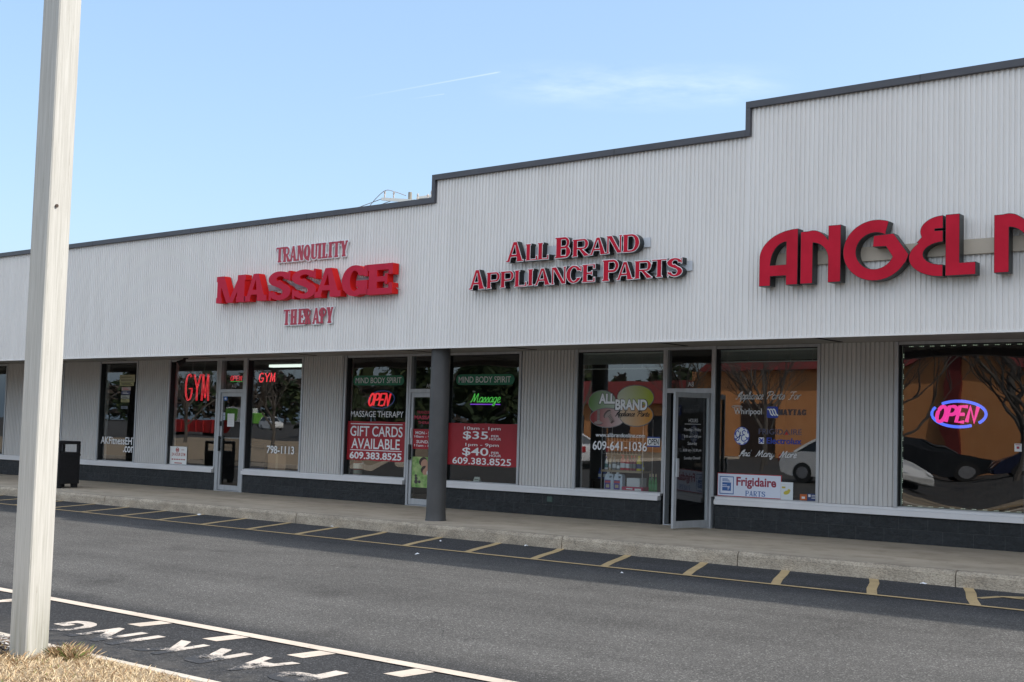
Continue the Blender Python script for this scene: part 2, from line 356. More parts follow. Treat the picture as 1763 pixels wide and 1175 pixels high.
# ------------------------------------------------------------------ mesh helpers (site coordinates)
def root_of(o):
    while o.parent: o = o.parent
    return o
class MB:
    def __init__(self): self.v, self.f, self.m = [], [], []
    def add(self, vs, fs, m=0):
        b = len(self.v); self.v += [tuple(p) for p in vs]
        for f in fs: self.f.append([b + i for i in f]); self.m.append(m)
        return self
    def box(self, x0, x1, y0, y1, z0, z1, m=0):
        vs = [(x, y, z) for z in (z0, z1) for y in (y0, y1) for x in (x0, x1)]
        return self.add(vs, [(0, 2, 3, 1), (4, 5, 7, 6), (0, 1, 5, 4), (2, 6, 7, 3), (1, 3, 7, 5), (0, 4, 6, 2)], m)
    def quad(self, a, b, c, d, m=0): return self.add([a, b, c, d], [(0, 1, 2, 3)], m)
    def rect(self, x0, x1, z0, z1, y, m=0):           # faces the camera side (-y)
        return self.add([(x0, y, z0), (x1, y, z0), (x1, y, z1), (x0, y, z1)], [(0, 1, 2, 3)], m)
    def tube(self, pts, r, n=8, m=0, cap=True, closed=False):
        pts = [Vector(p) for p in pts]; rs = r if isinstance(r, (list, tuple)) else [r] * len(pts)
        rings = []
        for i, p in enumerate(pts):
            a = pts[i - 1] if (i or closed) else p; c = pts[(i + 1) % len(pts)] if (i < len(pts) - 1 or closed) else p
            t = (c - a).normalized()
            up = Vector((0, 0, 1)) if abs(t.z) < 0.9 else Vector((0, 1, 0))
            s = t.cross(up).normalized(); u = s.cross(t)
            rings.append([p + (s * math.cos(q) + u * math.sin(q)) * rs[i] for q in (2 * math.pi * k / n for k in range(n))])
        vs = [v for ring in rings for v in ring]; fs = []
        N = len(rings)
        for i in range(N if closed else N - 1):
            j = (i + 1) % N
            for k in range(n):
                l = (k + 1) % n
                fs.append((i * n + k, i * n + l, j * n + l, j * n + k))
        if cap and not closed:
            fs.append(tuple(range(n))[::-1]); fs.append(tuple((N - 1) * n + k for k in range(n)))
        return self.add(vs, fs, m)
    def lathe(self, cx, cy, prof, n=20, m=0, ell=1.0):
        vs = [(cx + r * math.cos(2 * math.pi * k / n), cy + ell * r * math.sin(2 * math.pi * k / n), z) for r, z in prof for k in range(n)]
        fs = []
        for i in range(len(prof) - 1):
            for k in range(n):
                l = (k + 1) % n
                fs.append((i * n + k, i * n + l, (i + 1) * n + l, (i + 1) * n + k))
        fs.append(tuple(range(n))[::-1]); fs.append(tuple((len(prof) - 1) * n + k for k in range(n)))
        return self.add(vs, fs, m)
    def loops(self, loops, x0, z0, yf, yb=None, mf=0, ms=0):   # outlines in the facade plane, front at yf, optional back at yb
        flat = [Vector((p[0], p[1])) for lp in loops for p in lp]
        edges, off = [], 0
        for lp in loops:
            n = len(lp); edges += [(off + q, off + (q + 1) % n) for q in range(n)]; off += n
        r = delaunay_2d_cdt(flat, edges, [], 0, 1e-7)
        vs = [(x0 + p[0], yf, z0 + p[1]) for p in r[0]]
        fs = []
        cen = np.array([[sum(r[0][q][d] for q in t) / 3 for d in (0, 1)] for t in r[2]])
        odd = np.zeros(len(cen), bool)
        for lp in loops:
            for (ax, ay), (bx, by) in zip(lp, lp[1:] + lp[:1]):
                if ay == by: continue
                cr = ((ay > cen[:, 1]) != (by > cen[:, 1])) & (cen[:, 0] < (bx - ax) * (cen[:, 1] - ay) / (by - ay) + ax)
                odd ^= cr
        for ti, t in enumerate(r[2]):
            if not odd[ti]: continue
            a, b, c = (r[0][q] for q in t[:3])
            ar = (b[0] - a[0]) * (c[1] - a[1]) - (b[1] - a[1]) * (c[0] - a[0])
            fs.append(tuple(t) if ar > 0 else tuple(t)[::-1])
        self.add(vs, fs, mf)
        if yb is not None:
            off = 0
            for lp in loops:
                n = len(lp)
                vs2 = [(x0 + p[0], yf, z0 + p[1]) for p in lp] + [(x0 + p[0], yb, z0 + p[1]) for p in lp]
                self.add(vs2, [(i, n + i, n + (i + 1) % n, (i + 1) % n) for i in range(n)], ms)
        return self
    def build(self, name, mats, parent=None, smooth=False, origin=None):
        me = bpy.data.meshes.new(name)
        o = bpy.data.objects.new(name, me)
        COL.objects.link(o)
        if parent is not None:
            org = root_of(parent).location.copy(); o.parent = parent
        else:
            org = P(*origin) if origin else Vector((0, 0, 0)); o.location = org
        me.from_pydata([P(*p) - org for p in self.v], [], self.f)
        for mm in (mats if isinstance(mats, (list, tuple)) else [mats]): me.materials.append(mm)
        me.polygons.foreach_set('material_index', self.m)
        if smooth:
            me.polygons.foreach_set('use_smooth', [True] * len(me.polygons))
            try: me.set_sharp_from_angle(angle=math.radians(40))
            except Exception: pass
        me.update()
        return o
def tag(o, label=None, cat=None, group=None, kind=None):
    for k, v in (('label', label), ('category', cat), ('group', group), ('kind', kind)):
        if v: o[k] = v
    return o
def thing(name, label, cat, loc, group=None):
    o = bpy.data.objects.new(name, None); COL.objects.link(o); o.location = P(*loc); o.empty_display_size = 0.2
    return tag(o, label, cat, group)
def bevel(o, w, seg=2):
    b = o.modifiers.new('bevel', 'BEVEL'); b.width = w; b.segments = seg; b.limit_method = 'ANGLE'
    return o

# ------------------------------------------------------------------ outlines: signed distance glyphs
def sd_poly(px, py, pts):
    pts = np.array(pts, float); n = len(pts)
    d = np.full(px.shape, 1e9); s = np.ones(px.shape)
    for i in range(n):
        a, b = pts[i], pts[i - 1]
        e = b - a; wx, wy = px - a[0], py - a[1]
        t = np.clip((wx * e[0] + wy * e[1]) / max(e @ e, 1e-12), 0, 1)
        d = np.minimum(d, (wx - e[0] * t) ** 2 + (wy - e[1] * t) ** 2)
        c1 = py >= a[1]; c2 = py < b[1]; c3 = e[0] * wy > e[1] * wx
        fl = (c1 & c2 & c3) | (~c1 & ~c2 & ~c3)
        s = np.where(fl, -s, s)
    return s * np.sqrt(d)
def sd_ell(px, py, cx, cy, rx, ry):
    x, y = px - cx, py - cy
    k0 = np.sqrt((x / rx) ** 2 + (y / ry) ** 2); k1 = np.sqrt((x / rx ** 2) ** 2 + (y / ry ** 2) ** 2)
    return np.where(k0 < 1e-6, -min(rx, ry), k0 * (k0 - 1) / np.maximum(k1, 1e-9))
def sd_line(px, py, pts, r):
    d = np.full(px.shape, 1e9)
    for a, b in zip(pts[:-1], pts[1:]):
        a, b = np.array(a, float), np.array(b, float); e = b - a
        wx, wy = px - a[0], py - a[1]
        t = np.clip((wx * e[0] + wy * e[1]) / max(e @ e, 1e-12), 0, 1)
        d = np.minimum(d, np.hypot(wx - e[0] * t, wy - e[1] * t))
    return d - r
def rdp(pts, eps):
    if len(pts) < 3: return pts
    a, b = np.array(pts[0]), np.array(pts[-1]); p = np.array(pts)
    ab = b - a; ln = np.hypot(*ab)
    d = np.abs(ab[0] * (p[:, 1] - a[1]) - ab[1] * (p[:, 0] - a[0])) / ln if ln > 1e-12 else np.hypot(*(p - a).T)
    i = int(d.argmax())
    if d[i] > eps: return rdp(pts[:i + 1], eps)[:-1] + rdp(pts[i:], eps)
    return [pts[0], pts[-1]]
def contour(xs, ys, F, level=0.0):
    G = F - level + 1e-9
    ins = G < 0
    seg = {}
    def ip(i0, j0, i1, j1):
        a, b = G[j0, i0], G[j1, i1]; t = a / (a - b)
        return (xs[i0] + (xs[i1] - xs[i0]) * t, ys[j0] + (ys[j1] - ys[j0]) * t)
    code = ins[:-1, :-1] * 1 + ins[:-1, 1:] * 2 + ins[1:, 1:] * 4 + ins[1:, :-1] * 8
    T = {1: [(3, 0)], 2: [(0, 1)], 3: [(3, 1)], 4: [(1, 2)], 5: [(3, 2), (1, 0)], 6: [(0, 2)], 7: [(3, 2)], 8: [(2, 3)], 9: [(2, 0)], 10: [(0, 3), (2, 1)], 11: [(2, 1)], 12: [(1, 3)], 13: [(1, 0)], 14: [(0, 3)]}
    nxt, pt = {}, {}
    for j, i in zip(*np.nonzero((code > 0) & (code < 15))):
        ed = {0: ('h', i, j), 1: ('v', i + 1, j), 2: ('h', i, j + 1), 3: ('v', i, j)}
        for a, b in T[int(code[j, i])]:
            nxt[ed[a]] = ed[b]
            for e in (ed[a], ed[b]):
                if e not in pt:
                    k, ii, jj = e
                    pt[e] = ip(ii, jj, ii + 1, jj) if k == 'h' else ip(ii, jj, ii, jj + 1)
    res = []
    cell = xs[1] - xs[0]
    while nxt:
        s = next(iter(nxt)); lp = []; e = s
        while e in nxt:
            lp.append(pt[e]); e = nxt.pop(e)
        if len(lp) > 5:
            h = len(lp) // 2
            q = rdp(lp[:h + 1], cell * 0.22)[:-1] + rdp(lp[h:] + [lp[0]], cell * 0.22)[:-1]
            if len(q) > 2: res.append(q)
    return res
class Glyph:
    """W x H outline built from unions and cuts; coordinates are real sizes."""
    def __init__(self, W, H, pad=0.03, n=130):
        self.W, self.H = W, H
        st = max(W, H) / n
        self.xs = np.arange(-pad - st, W + pad + 2 * st, st); self.ys = np.arange(-pad - st, H + pad + 2 * st, st)
        self.X, self.Y = np.meshgrid(self.xs, self.ys)
        self.F = np.full(self.X.shape, 1e3)
    def u(self, d): self.F = np.minimum(self.F, d); return self
    def c(self, d): self.F = np.maximum(self.F, -d); return self
    def R(self, x0, y0, x1, y1): return sd_poly(self.X, self.Y, [(x0, y0), (x1, y0), (x1, y1), (x0, y1)])
    def Pg(self, pts): return sd_poly(self.X, self.Y, pts)
    def El(self, cx, cy, rx, ry): return sd_ell(self.X, self.Y, cx, cy, rx, ry)
    def Ln(self, pts, r): return sd_line(self.X, self.Y, pts, r)
    def loops(self, level=0.0): return contour(self.xs, self.ys, self.F, level)

def arc(cx, cy, rx, ry, a0, a1, n=14):
    return [(cx + rx * math.cos(math.radians(a0 + (a1 - a0) * i / n)), cy + ry * math.sin(math.radians(a0 + (a1 - a0) * i / n))) for i in range(n + 1)]

def slab(ch, W, H, s=0.3, t=0.14, sl=0.13, so=0.1):
    """serif capital; s stem, t thin stroke, sl serif height, so serif overhang, all as a share of H"""
    s, t, sl, so = s * H, t * H, sl * H, so * H
    g = Glyph(W, H); R = g.R
    def stem(x, foot=True, head=True, w=None, lo=None, ro=None):
        w = w or s
        g.u(R(x, 0, x + w, H))
        l = so if lo is None else lo; r = so if ro is None else ro
        if foot: g.u(R(max(0, x - l), 0, min(W, x + w + r), sl))
        if head: g.u(R(max(0, x - l), H - sl, min(W, x + w + r), H))
    def bowl(x0, x1, y0, y1, th, tt):
        ry = (y1 - y0) / 2; cy = (y0 + y1) / 2; xc = max(x0 + .04 * H, x1 - ry * 1.05)
        full = np.minimum(g.El(xc, cy, x1 - xc, ry), R(x0, y0, xc, y1))
        hole = np.minimum(g.El(xc, cy, max(x1 - xc - th, 0.02 * H), max(ry - tt, 0.02 * H)), R(x0 - 0.1 * H, y0 + tt, xc, y1 - tt))
        return np.maximum(full, -hole)
    o = so
    if ch == 'T':
        g.u(R(0, H - sl, W, H)); g.u(R(0, H - 2.3 * sl, so * 0.9, H)); g.u(R(W - so * 0.9, H - 2.3 * sl, W, H))
        g.u(R(W / 2 - s / 2, 0, W / 2 + s / 2, H)); g.u(R(W / 2 - s / 2 - so, 0, W / 2 + s / 2 + so, sl))
    elif ch == 'I': stem(W / 2 - s / 2)
    elif ch == 'L':
        stem(o); g.u(R(o, 0, W, sl)); g.u(R(W - t, 0, W, 2.6 * sl))
    elif ch == 'E':
        stem(o); g.u(R(o, 0, W, sl)); g.u(R(o, H - sl, W, H)); g.u(R(o, H / 2 - t / 2, W * 0.8, H / 2 + t / 2))
        q = min(2.5 * sl, .36 * H); g.u(R(W - t, 0, W, q)); g.u(R(W - t * 1.1, H - q, W, H)); g.u(R(W * 0.8 - t * 0.7, H / 2 - t, W * 0.8, H / 2 + t))
    elif ch == 'H':
        stem(o * .6, ro=o * .6, lo=o * .6); stem(W - s - o * .6, ro=o * .6, lo=o * .6); g.u(R(o, H / 2 - t / 2, W - o, H / 2 + t / 2))
    elif ch in 'PRB':
        mid = H * (0.46 if ch != 'B' else 0.5)
        stem(o, lo=o, ro=o * (0.8 if ch == 'P' else 0.5))
        bw = W * (0.97 if ch == 'P' else 0.94)
        g.u(bowl(o + s * 0.5, bw if ch != 'B' else W * 0.93, mid - (t / 2 if ch == 'B' else t * 0.5), H, min(s * 0.85, W * .22), t))
        if ch == 'B': g.u(bowl(o + s * 0.5, W, 0, mid + t / 2, s * 0.9, t)); g.u(R(0, 0, o + s, sl))
        if ch == 'R':
            g.u(g.Pg([(o + s * 1.0, mid + t * .3), (o + s * 1.7, mid + t * .3), (W, sl * .6), (W, 0), (W - s * 1.15, 0)]))
            g.u(R(W - s * 1.15, 0, W, sl * .9))
    elif ch == 'A':
        ap = W * 0.5; tw = max(s * 0.75, 0.1 * H)
        lx, rx = o * 0.7, W - o * 0.7
        g.u(g.Pg([(lx, 0), (ap - tw / 2, H), (ap + tw / 2, H), (rx, 0)]))
        ib = sl * 0.0
        g.c(g.Pg([(lx + t * 1.25, 0), (ap - tw * 0.02, H * 0.80), (rx - s * 1.18, 0)]))
        g.u(np.maximum(R(lx, H * 0.24, rx, H * 0.24 + t), g.Pg([(lx, 0), (ap - tw / 2, H), (ap + tw / 2, H), (rx, 0)])))
        g.u(R(0, 0, min(lx + t + o * 1.2, W * .44), sl)); g.u(R(max(rx - s * 1.2 - o * 0.3, W * .54), 0, W, sl))
    elif ch == 'N':
        th = t * 1.05
        g.u(R(o * .7, 0, o * .7 + th, H)); g.u(R(W - o * .7 - th, 0, W - o * .7, H))
        g.u(g.Pg([(o * .7, H), (o * .7 + s * 1.05, H), (W - o * .7, 0), (W - o * .7 - s * .9, 0)]))
        g.u(R(0, 0, o * 1.4 + th, sl)); g.u(R(0, H - sl, o * .7 + s * .8, H)); g.u(R(W - o * 1.4 - th, H - sl, W, H))
    elif ch == 'M':
        th = t * 1.3
        g.u(R(o * .6, 0, o * .6 + th, H)); g.u(R(W - o * .6 - s, 0, W - o * .6, H))
        g.u(g.Pg([(o * .6, H), (o * .6 + s * .95, H), (W * .5 + s * .12, 0), (W * .5 - s * .55, 0)]))
        g.u(g.Pg([(W - o * .6, H), (W - o * .6 - s * .75, H), (W * .5 - s * .3, 0), (W * .5 + s * .3, 0)]))
        g.u(R(0, 0, o * 1.3 + th, sl)); g.u(R(W - o * 1.2 - s, 0, W, sl)); g.u(R(0, H - sl, o + th, H)); g.u(R(W - o - th, H - sl, W, H))
    elif ch == 'Y':
        g.u(g.Pg([(o * .5, H), (o * .5 + s * 1.1, H), (W / 2 + s / 2, H * .42), (W / 2 + s / 2, 0), (W / 2 - s / 2, 0), (W / 2 - s / 2, H * .42)]))
        g.u(g.Pg([(W - o * .5 - t * 1.2, H), (W - o * .5, H), (W / 2 + s / 2, H * .36), (W / 2, H * .42)]))
        g.u(R(0, H - sl, min(s + o * 1.4, W * .48), H)); g.u(R(W - t - o * 1.6, H - sl, W, H)); g.u(R(W / 2 - s / 2 - o, 0, W / 2 + s / 2 + o, sl))
    elif ch == 'U':
        r = W / 2 - o * .6
        g.u(R(o * .6, r * .9, o * .6 + s, H)); g.u(R(W - o * .6 - t * 1.2, r * .9, W - o * .6, H))
        e = np.maximum(g.El(W / 2, r * .9, r, r * .9), -g.El(W / 2 + (s - t) / 2, r * .9, max(r - (s + t) / 2, .02), max(r * .9 - t, .02)))
        g.u(np.maximum(e, R(0, -1, W, r * .9)))
        g.u(R(0, H - sl, o * 1.2 + s, H)); g.u(R(W - o * 1.4 - t * 1.2, H - sl, W, H))
    elif ch in 'OQDCG':
        if ch == 'D':
            stem(o * .8, lo=o * .8, ro=0); g.u(bowl(o + s * .4, W, 0, H, s * 1.0, t)); 
        else:
            hh = 0.0 if ch != 'Q' else 0.0
            g.u(np.maximum(g.El(W / 2, H / 2, W / 2, H / 2), -g.El(W / 2, H / 2, max(W / 2 - s, .03 * H), max(H / 2 - t, .03 * H))))
            if ch == 'Q': g.u(g.Pg([(W * .42, H * .22), (W * .6, H * .28), (W * .92, -H * .06), (W * .62, -H * .06)]))
            if ch in 'CG':
                g.c(R(W * .56, H * (.33 if ch == 'C' else .5), W * 1.2, H * .66))
                g.u(R(W - t * .9, H * .62, W, H * .97))
                if ch == 'G':
                    g.u(R(W - s * .95, H * .05, W, H * .5)); g.u(R(W * .56, H * .5 - sl, W, H * .5))
    elif ch == 'S':
        r = s * 0.5
        tx = (t - s) / 2
        # spine as a band between two bowls
        a = np.maximum(g.El(W * .48, H * .735, W * .48, H * .265), -g.El(W * .52, H * .735, max(W * .48 - s * .95, .02 * H), max(H * .265 - t, .02 * H)))
        a = np.maximum(a, -R(W * .5, H * .47, W * 1.3, H * .72))
        b = np.maximum(g.El(W * .52, H * .285, W * .48, H * .285), -g.El(W * .48, H * .285, max(W * .48 - s * .95, .02 * H), max(H * .285 - t, .02 * H)))
        b = np.maximum(b, -R(-W * .3, H * .29, W * .5, H * .57))
        g.u(a); g.u(b)
        g.u(g.Pg([(W * .1, H * .60), (W * .5, H * .60 + s * .25), (W * .9, H * .42), (W * .55, H * .40), (W * .2, H * .52)]))
        g.u(R(W - t * .85, H * .66, W * .97, H * .99)); g.u(R(W * .03, H * .01, t * .85, H * .34))
    return g

def place_letters(name, spec, z0, z1, yf, yb, style, parent, face, side, trim=None, trim_w=0.012, board=None):
    """each letter a mesh of its own; trim makes a rim of another colour round the face"""
    cache = {}
    for ch, x0, x1, *zz in spec:
        zz = zz or (z0, z1)
        W, H = round(x1 - x0, 3), round(zz[1] - zz[0], 3)
        key = (ch, W, H)
        g = style(ch, W, H)
        if board:
            b = MB().loops(g.loops(board), x0, zz[0], yf + 0.006, yb, 0, 0).build(name, trim, parent)
            MB().loops(g.loops(0.0), x0, zz[0], yf, yf + 0.0055, 0, 0).build('letter_face', face, b)
        elif trim:
            b = MB().loops(g.loops(0.0), x0, zz[0], yf, yb, 0, 1).build(name, [trim, side], parent)
            MB().loops(g.loops(-trim_w), x0, zz[0], yf - 0.004, yf - 0.0005, 0, 0).build('letter_face', face, b)
        else:
            MB().loops(g.loops(0.0), x0, zz[0], yf, yb, 0, 1).build(name, [face, side], parent)

# ------------------------------------------------------------------ built-in font text
_tc = {}
def text_mesh(s, shear=0.0, bold=0.0, spacing=1.0):
    key = (s, shear, bold, spacing)
    if key in _tc: return _tc[key]
    c = bpy.data.curves.new('t', 'FONT'); c.body = s; c.shear = shear; c.offset = bold; c.space_character = spacing; c.resolution_u = 4
    o = bpy.data.objects.new('t', c); COL.objects.link(o)
    bpy.context.view_layer.update()
    me = bpy.data.meshes.new_from_object(o.evaluated_get(bpy.context.evaluated_depsgraph_get()))
    vs = [(v.co.x, v.co.y) for v in me.vertices]; fs = [tuple(p.vertices) for p in me.polygons]
    bpy.data.objects.remove(o); bpy.data.curves.remove(c); bpy.data.meshes.remove(me)
    _tc[key] = (vs, fs); return _tc[key]
def text(mb, s, x0, x1, z0, z1, y, m=0, shear=0.0, bold=0.0, map=None):
    vs, fs = text_mesh(s, shear, bold)
    a = np.array(vs); lo, hi = a.min(0), a.max(0); sp = np.maximum(hi - lo, 1e-6)
    pts = [((p[0] - lo[0]) / sp[0] * (x1 - x0) + x0, (p[1] - lo[1]) / sp[1] * (z1 - z0) + z0) for p in vs]
    if map: mb.add([map(*p) for p in pts], fs, m)
    else: mb.add([(p[0], y, p[1]) for p in pts], fs, m)
    return mb

# monoline script for the painted cursive words: strokes in a unit x-height box
SCRIPT = {
 'A': (1.05, [[(0.0, 0.15), (0.08, 0.0), (0.25, 0.1), (0.55, 0.9), (0.85, 1.6), (0.92, 1.75), (0.8, 1.7), (0.5, 1.3), (0.3, 0.7), (0.4, 0.35)], [(0.92, 1.75), (0.86, 0.6), (0.88, 0.1), (1.0, 0.0), (1.1, 0.15)], [(0.4, 0.62), (0.9, 0.7)]]),
 'P': (0.95, [[(0.42, 1.7), (0.36, 0.8), (0.28, 0.0)], [(0.05, 1.25), (0.12, 1.6), (0.5, 1.78), (0.9, 1.6), (0.9, 1.2), (0.6, 0.95), (0.34, 0.95)]]),
 'F': (0.9, [[(0.1, 1.5), (0.25, 1.7), (0.5, 1.65), (1.0, 1.72)], [(0.62, 1.66), (0.5, 0.8), (0.35, 0.05), (0.1, 0.0)], [(0.3, 0.85), (0.75, 0.9)]]),
 'M': (1.3, [[(0.0, 0.1), (0.12, 0.05), (0.25, 0.6), (0.38, 1.7), (0.5, 0.8), (0.56, 0.1), (0.75, 1.0), (0.95, 1.7), (1.0, 0.8), (1.05, 0.1), (1.2, 0.05), (1.3, 0.2)]]),
 'a': (0.62, [[(0.5, 0.85), (0.3, 1.0), (0.08, 0.7), (0.1, 0.2), (0.28, 0.02), (0.45, 0.3), (0.52, 0.95), (0.5, 0.3), (0.55, 0.05), (0.66, 0.2)]]),
 'p': (0.62, [[(0.0, 0.3), (0.15, 1.0), (0.1, 0.2), (0.0, -0.6)], [(0.12, 0.75), (0.3, 1.0), (0.52, 0.8), (0.5, 0.2), (0.3, 0.02), (0.12, 0.2)], [(0.5, 0.2), (0.66, 0.2)]]),
 'l': (0.36, [[(0.0, 0.2), (0.25, 1.2), (0.25, 1.75), (0.12, 1.5), (0.08, 0.4), (0.18, 0.02), (0.38, 0.2)]]),
 'i': (0.32, [[(0.0, 0.3), (0.14, 1.0), (0.1, 0.25), (0.2, 0.02), (0.34, 0.2)], [(0.19, 1.38), (0.2, 1.44)]]),
 'n': (0.68, [[(0.0, 0.3), (0.1, 1.0), (0.08, 0.0)], [(0.1, 0.6), (0.3, 1.0), (0.46, 0.85), (0.44, 0.2), (0.55, 0.02), (0.7, 0.2)]]),
 'c': (0.5, [[(0.44, 0.82), (0.28, 1.0), (0.07, 0.6), (0.1, 0.18), (0.28, 0.02), (0.52, 0.22)]]),
 'e': (0.5, [[(0.06, 0.42), (0.36, 0.6), (0.36, 0.95), (0.2, 1.0), (0.06, 0.55), (0.12, 0.1), (0.3, 0.02), (0.52, 0.22)]]),
 'r': (0.48, [[(0.0, 0.3), (0.12, 1.0), (0.08, 0.0)], [(0.1, 0.6), (0.25, 0.98), (0.42, 0.95)]]),
 't': (0.42, [[(0.0, 0.3), (0.2, 1.5), (0.12, 0.3), (0.22, 0.02), (0.42, 0.2)], [(0.02, 1.05), (0.38, 1.08)]]),
 's': (0.46, [[(0.0, 0.25), (0.26, 1.0), (0.38, 0.5), (0.3, 0.05), (0.08, 0.05)], [(0.3, 0.05), (0.48, 0.2)]]),
 'o': (0.58, [[(0.3, 1.0), (0.08, 0.7), (0.1, 0.15), (0.28, 0.02), (0.48, 0.3), (0.45, 0.85), (0.3, 1.0), (0.5, 0.82), (0.62, 0.85)]]),
 'd': (0.62, [[(0.48, 0.85), (0.28, 1.0), (0.07, 0.65), (0.1, 0.15), (0.28, 0.02), (0.45, 0.3), (0.58, 1.7), (0.5, 0.3), (0.56, 0.05), (0.66, 0.2)]]),
 'y': (0.62, [[(0.0, 0.35), (0.1, 1.0), (0.1, 0.3), (0.22, 0.05), (0.42, 0.4), (0.5, 1.0), (0.42, 0.0), (0.3, -0.55), (0.1, -0.6), (0.1, -0.35), (0.5, 0.15), (0.64, 0.22)]]),
 'g': (0.62, [[(0.48, 0.85), (0.28, 1.0), (0.08, 0.65), (0.1, 0.2), (0.28, 0.05), (0.45, 0.35), (0.5, 0.95), (0.45, 0.0), (0.32, -0.55), (0.12, -0.6), (0.1, -0.38), (0.5, 0.12)]]),
 ' ': (0.45, []),
}
def spline(pts, k=4):
    if len(pts) < 3: return pts
    p = [np.array(q, float) for q in pts]; p = [2 * p[0] - p[1]] + p + [2 * p[-1] - p[-2]]
    out = []
    for i in range(1, len(p) - 2):
        for j in range(k):
            t = j / k
            out.append(tuple(0.5 * ((2 * p[i]) + (-p[i - 1] + p[i + 1]) * t + (2 * p[i - 1] - 5 * p[i] + 4 * p[i + 1] - p[i + 2]) * t * t + (-p[i - 1] + 3 * p[i] - 3 * p[i + 1] + p[i + 2]) * t ** 3)))
    return out + [tuple(p[-2])]
def script_strokes(s, x0, x1, z0, z1, slant=0.25):
    """z0..z1 spans baseline to cap height"""
    st, cx = [], 0.0
    for ch in s:
        w, gl = SCRIPT[ch]
        for g in gl: st.append([(cx + q[0] + slant * q[1], q[1]) for q in spline(g)])
        cx += w
    xs = [q[0] for g in st for q in g]; a, b = min(xs), max(xs)
    return [[(x0 + (q[0] - a) / (b - a) * (x1 - x0), z0 + q[1] / 1.75 * (z1 - z0)) for q in g] for g in st]
def script(mb, s, x0, x1, z0, z1, y, w, m=0):
    for g in script_strokes(s, x0, x1, z0, z1):
        ribbon(mb, g, w, y, m)
    return mb
def ribbon(mb, g, w, y, m=0):
    """flat painted stroke in the facade plane, each stroke a hair proud of the last"""
    ribbon.k = (getattr(ribbon, 'k', 0) + 1) % 40
    yy = y - ribbon.k * 0.00004
    pl, pr = [], []
    for i, q in enumerate(g):
        a = g[max(i - 1, 0)]; b = g[min(i + 1, len(g) - 1)]
        dx, dz = b[0] - a[0], b[1] - a[1]; l = math.hypot(dx, dz) or 1
        nx, nz = -dz / l * w / 2, dx / l * w / 2
        pl.append((q[0] + nx, yy, q[1] + nz)); pr.append((q[0] - nx, yy, q[1] - nz))
    n = len(g)
    mb.add(pl + pr, [(i, n + i, n + i + 1, i + 1) for i in range(n - 1)], m)
def neon_text(mb, strokes, r, y, m=0):
    for g in strokes: mb.tube([(q[0], y, q[1]) for q in g], r, 6, m)
NEON = {
 'O': [arc(.5, .5, .5, .5, 90, 450, 20)], 'P': [[(0, 0), (0, 1), (.5, 1)] + arc(.5, .74, .45, .26, 90, -90, 8) + [(0, .48)]],
 'E': [[(.9, 1), (0, 1), (0, 0), (.9, 0)], [(0, .5), (.75, .5)]], 'N': [[(0, 0), (0, 1), (.9, 0), (.9, 1)]],
 'G': [arc(.5, .5, .5, .5, 50, 345, 18) + [(.98, .45), (.55, .45)]], 'Y': [[(0, 1), (.5, .48), (.5, 0)], [(1, 1), (.5, .48)]],
 'M': [[(0, 0), (.12, 1), (.5, .1), (.88, 1), (1, 0)]],
}
def neon_word(word, x0, x1, z0, z1, slant=0.0, gap=0.28):
    n = len(word); w = 1 / (n + (n - 1) * gap); res = []
    sl = slant * (z1 - z0); W = x1 - x0 - sl
    for i, ch in enumerate(word):
        a = i * w * (1 + gap)
        for g in NEON[ch]: res.append([(x0 + (a + q[0] * w) * W + sl * q[1], z0 + q[1] * (z1 - z0)) for q in g])
    return res

# ================================================================== the setting
def sheet(name, x0, x1, y0, y1, z, m, nx=1, ny=1, hz=None):
    b = MB()
    vs = [(x0 + (x1 - x0) * i / nx, y0 + (y1 - y0) * j / ny, 0) for j in range(ny + 1) for i in range(nx + 1)]
    b.add([(v[0], v[1], z + (hz(v[0], v[1]) if hz else 0)) for v in vs],
          [(j * (nx + 1) + i, j * (nx + 1) + i + 1, (j + 1) * (nx + 1) + i + 1, (j + 1) * (nx + 1) + i) for j in range(ny) for i in range(nx)])
    return tag(b.build(name, m, smooth=True), kind='structure')
ZA = -0.17
sheet('parking_lot', -420, 400, -420, 420, ZA, ASPHALT)
# pavement slab and kerb
b = MB().box(-70, 6, -2.672, 0.25, -0.3, 0.0)
tag(b.build('sidewalk', CONCRETE), kind='structure')
b = MB()
js = [-4.33 - 2.634 * k for k in range(-4, 26)]
for a, c in zip(js[1:], js[:-1]):
    d = random.uniform(-0.006, 0.006)
    prof = [(-2.674, -0.3), (-2.674, 0.001), (-2.79, 0.002), (-2.815, -0.012), (-2.83, -0.04), (-2.845, -0.3)]
    n = len(prof); xs = [a + 0.006, a + 0.9, a + 1.8, c - 0.006]
    vs = [(x, p[0] + d, p[1] + d * 0.4) for x in xs for p in prof]
    fs = [(i * n + k, (i + 1) * n + k, (i + 1) * n + k + 1, i * n + k + 1) for i in range(3) for k in range(n - 1)]
    b.add(vs, fs); b.add([vs[i] for i in range(n)], [tuple(range(n))]); b.add([vs[3 * n + i] for i in range(n)], [tuple(range(n))[::-1]])
tag(b.build('sidewalk_kerb', KERB), kind='structure')
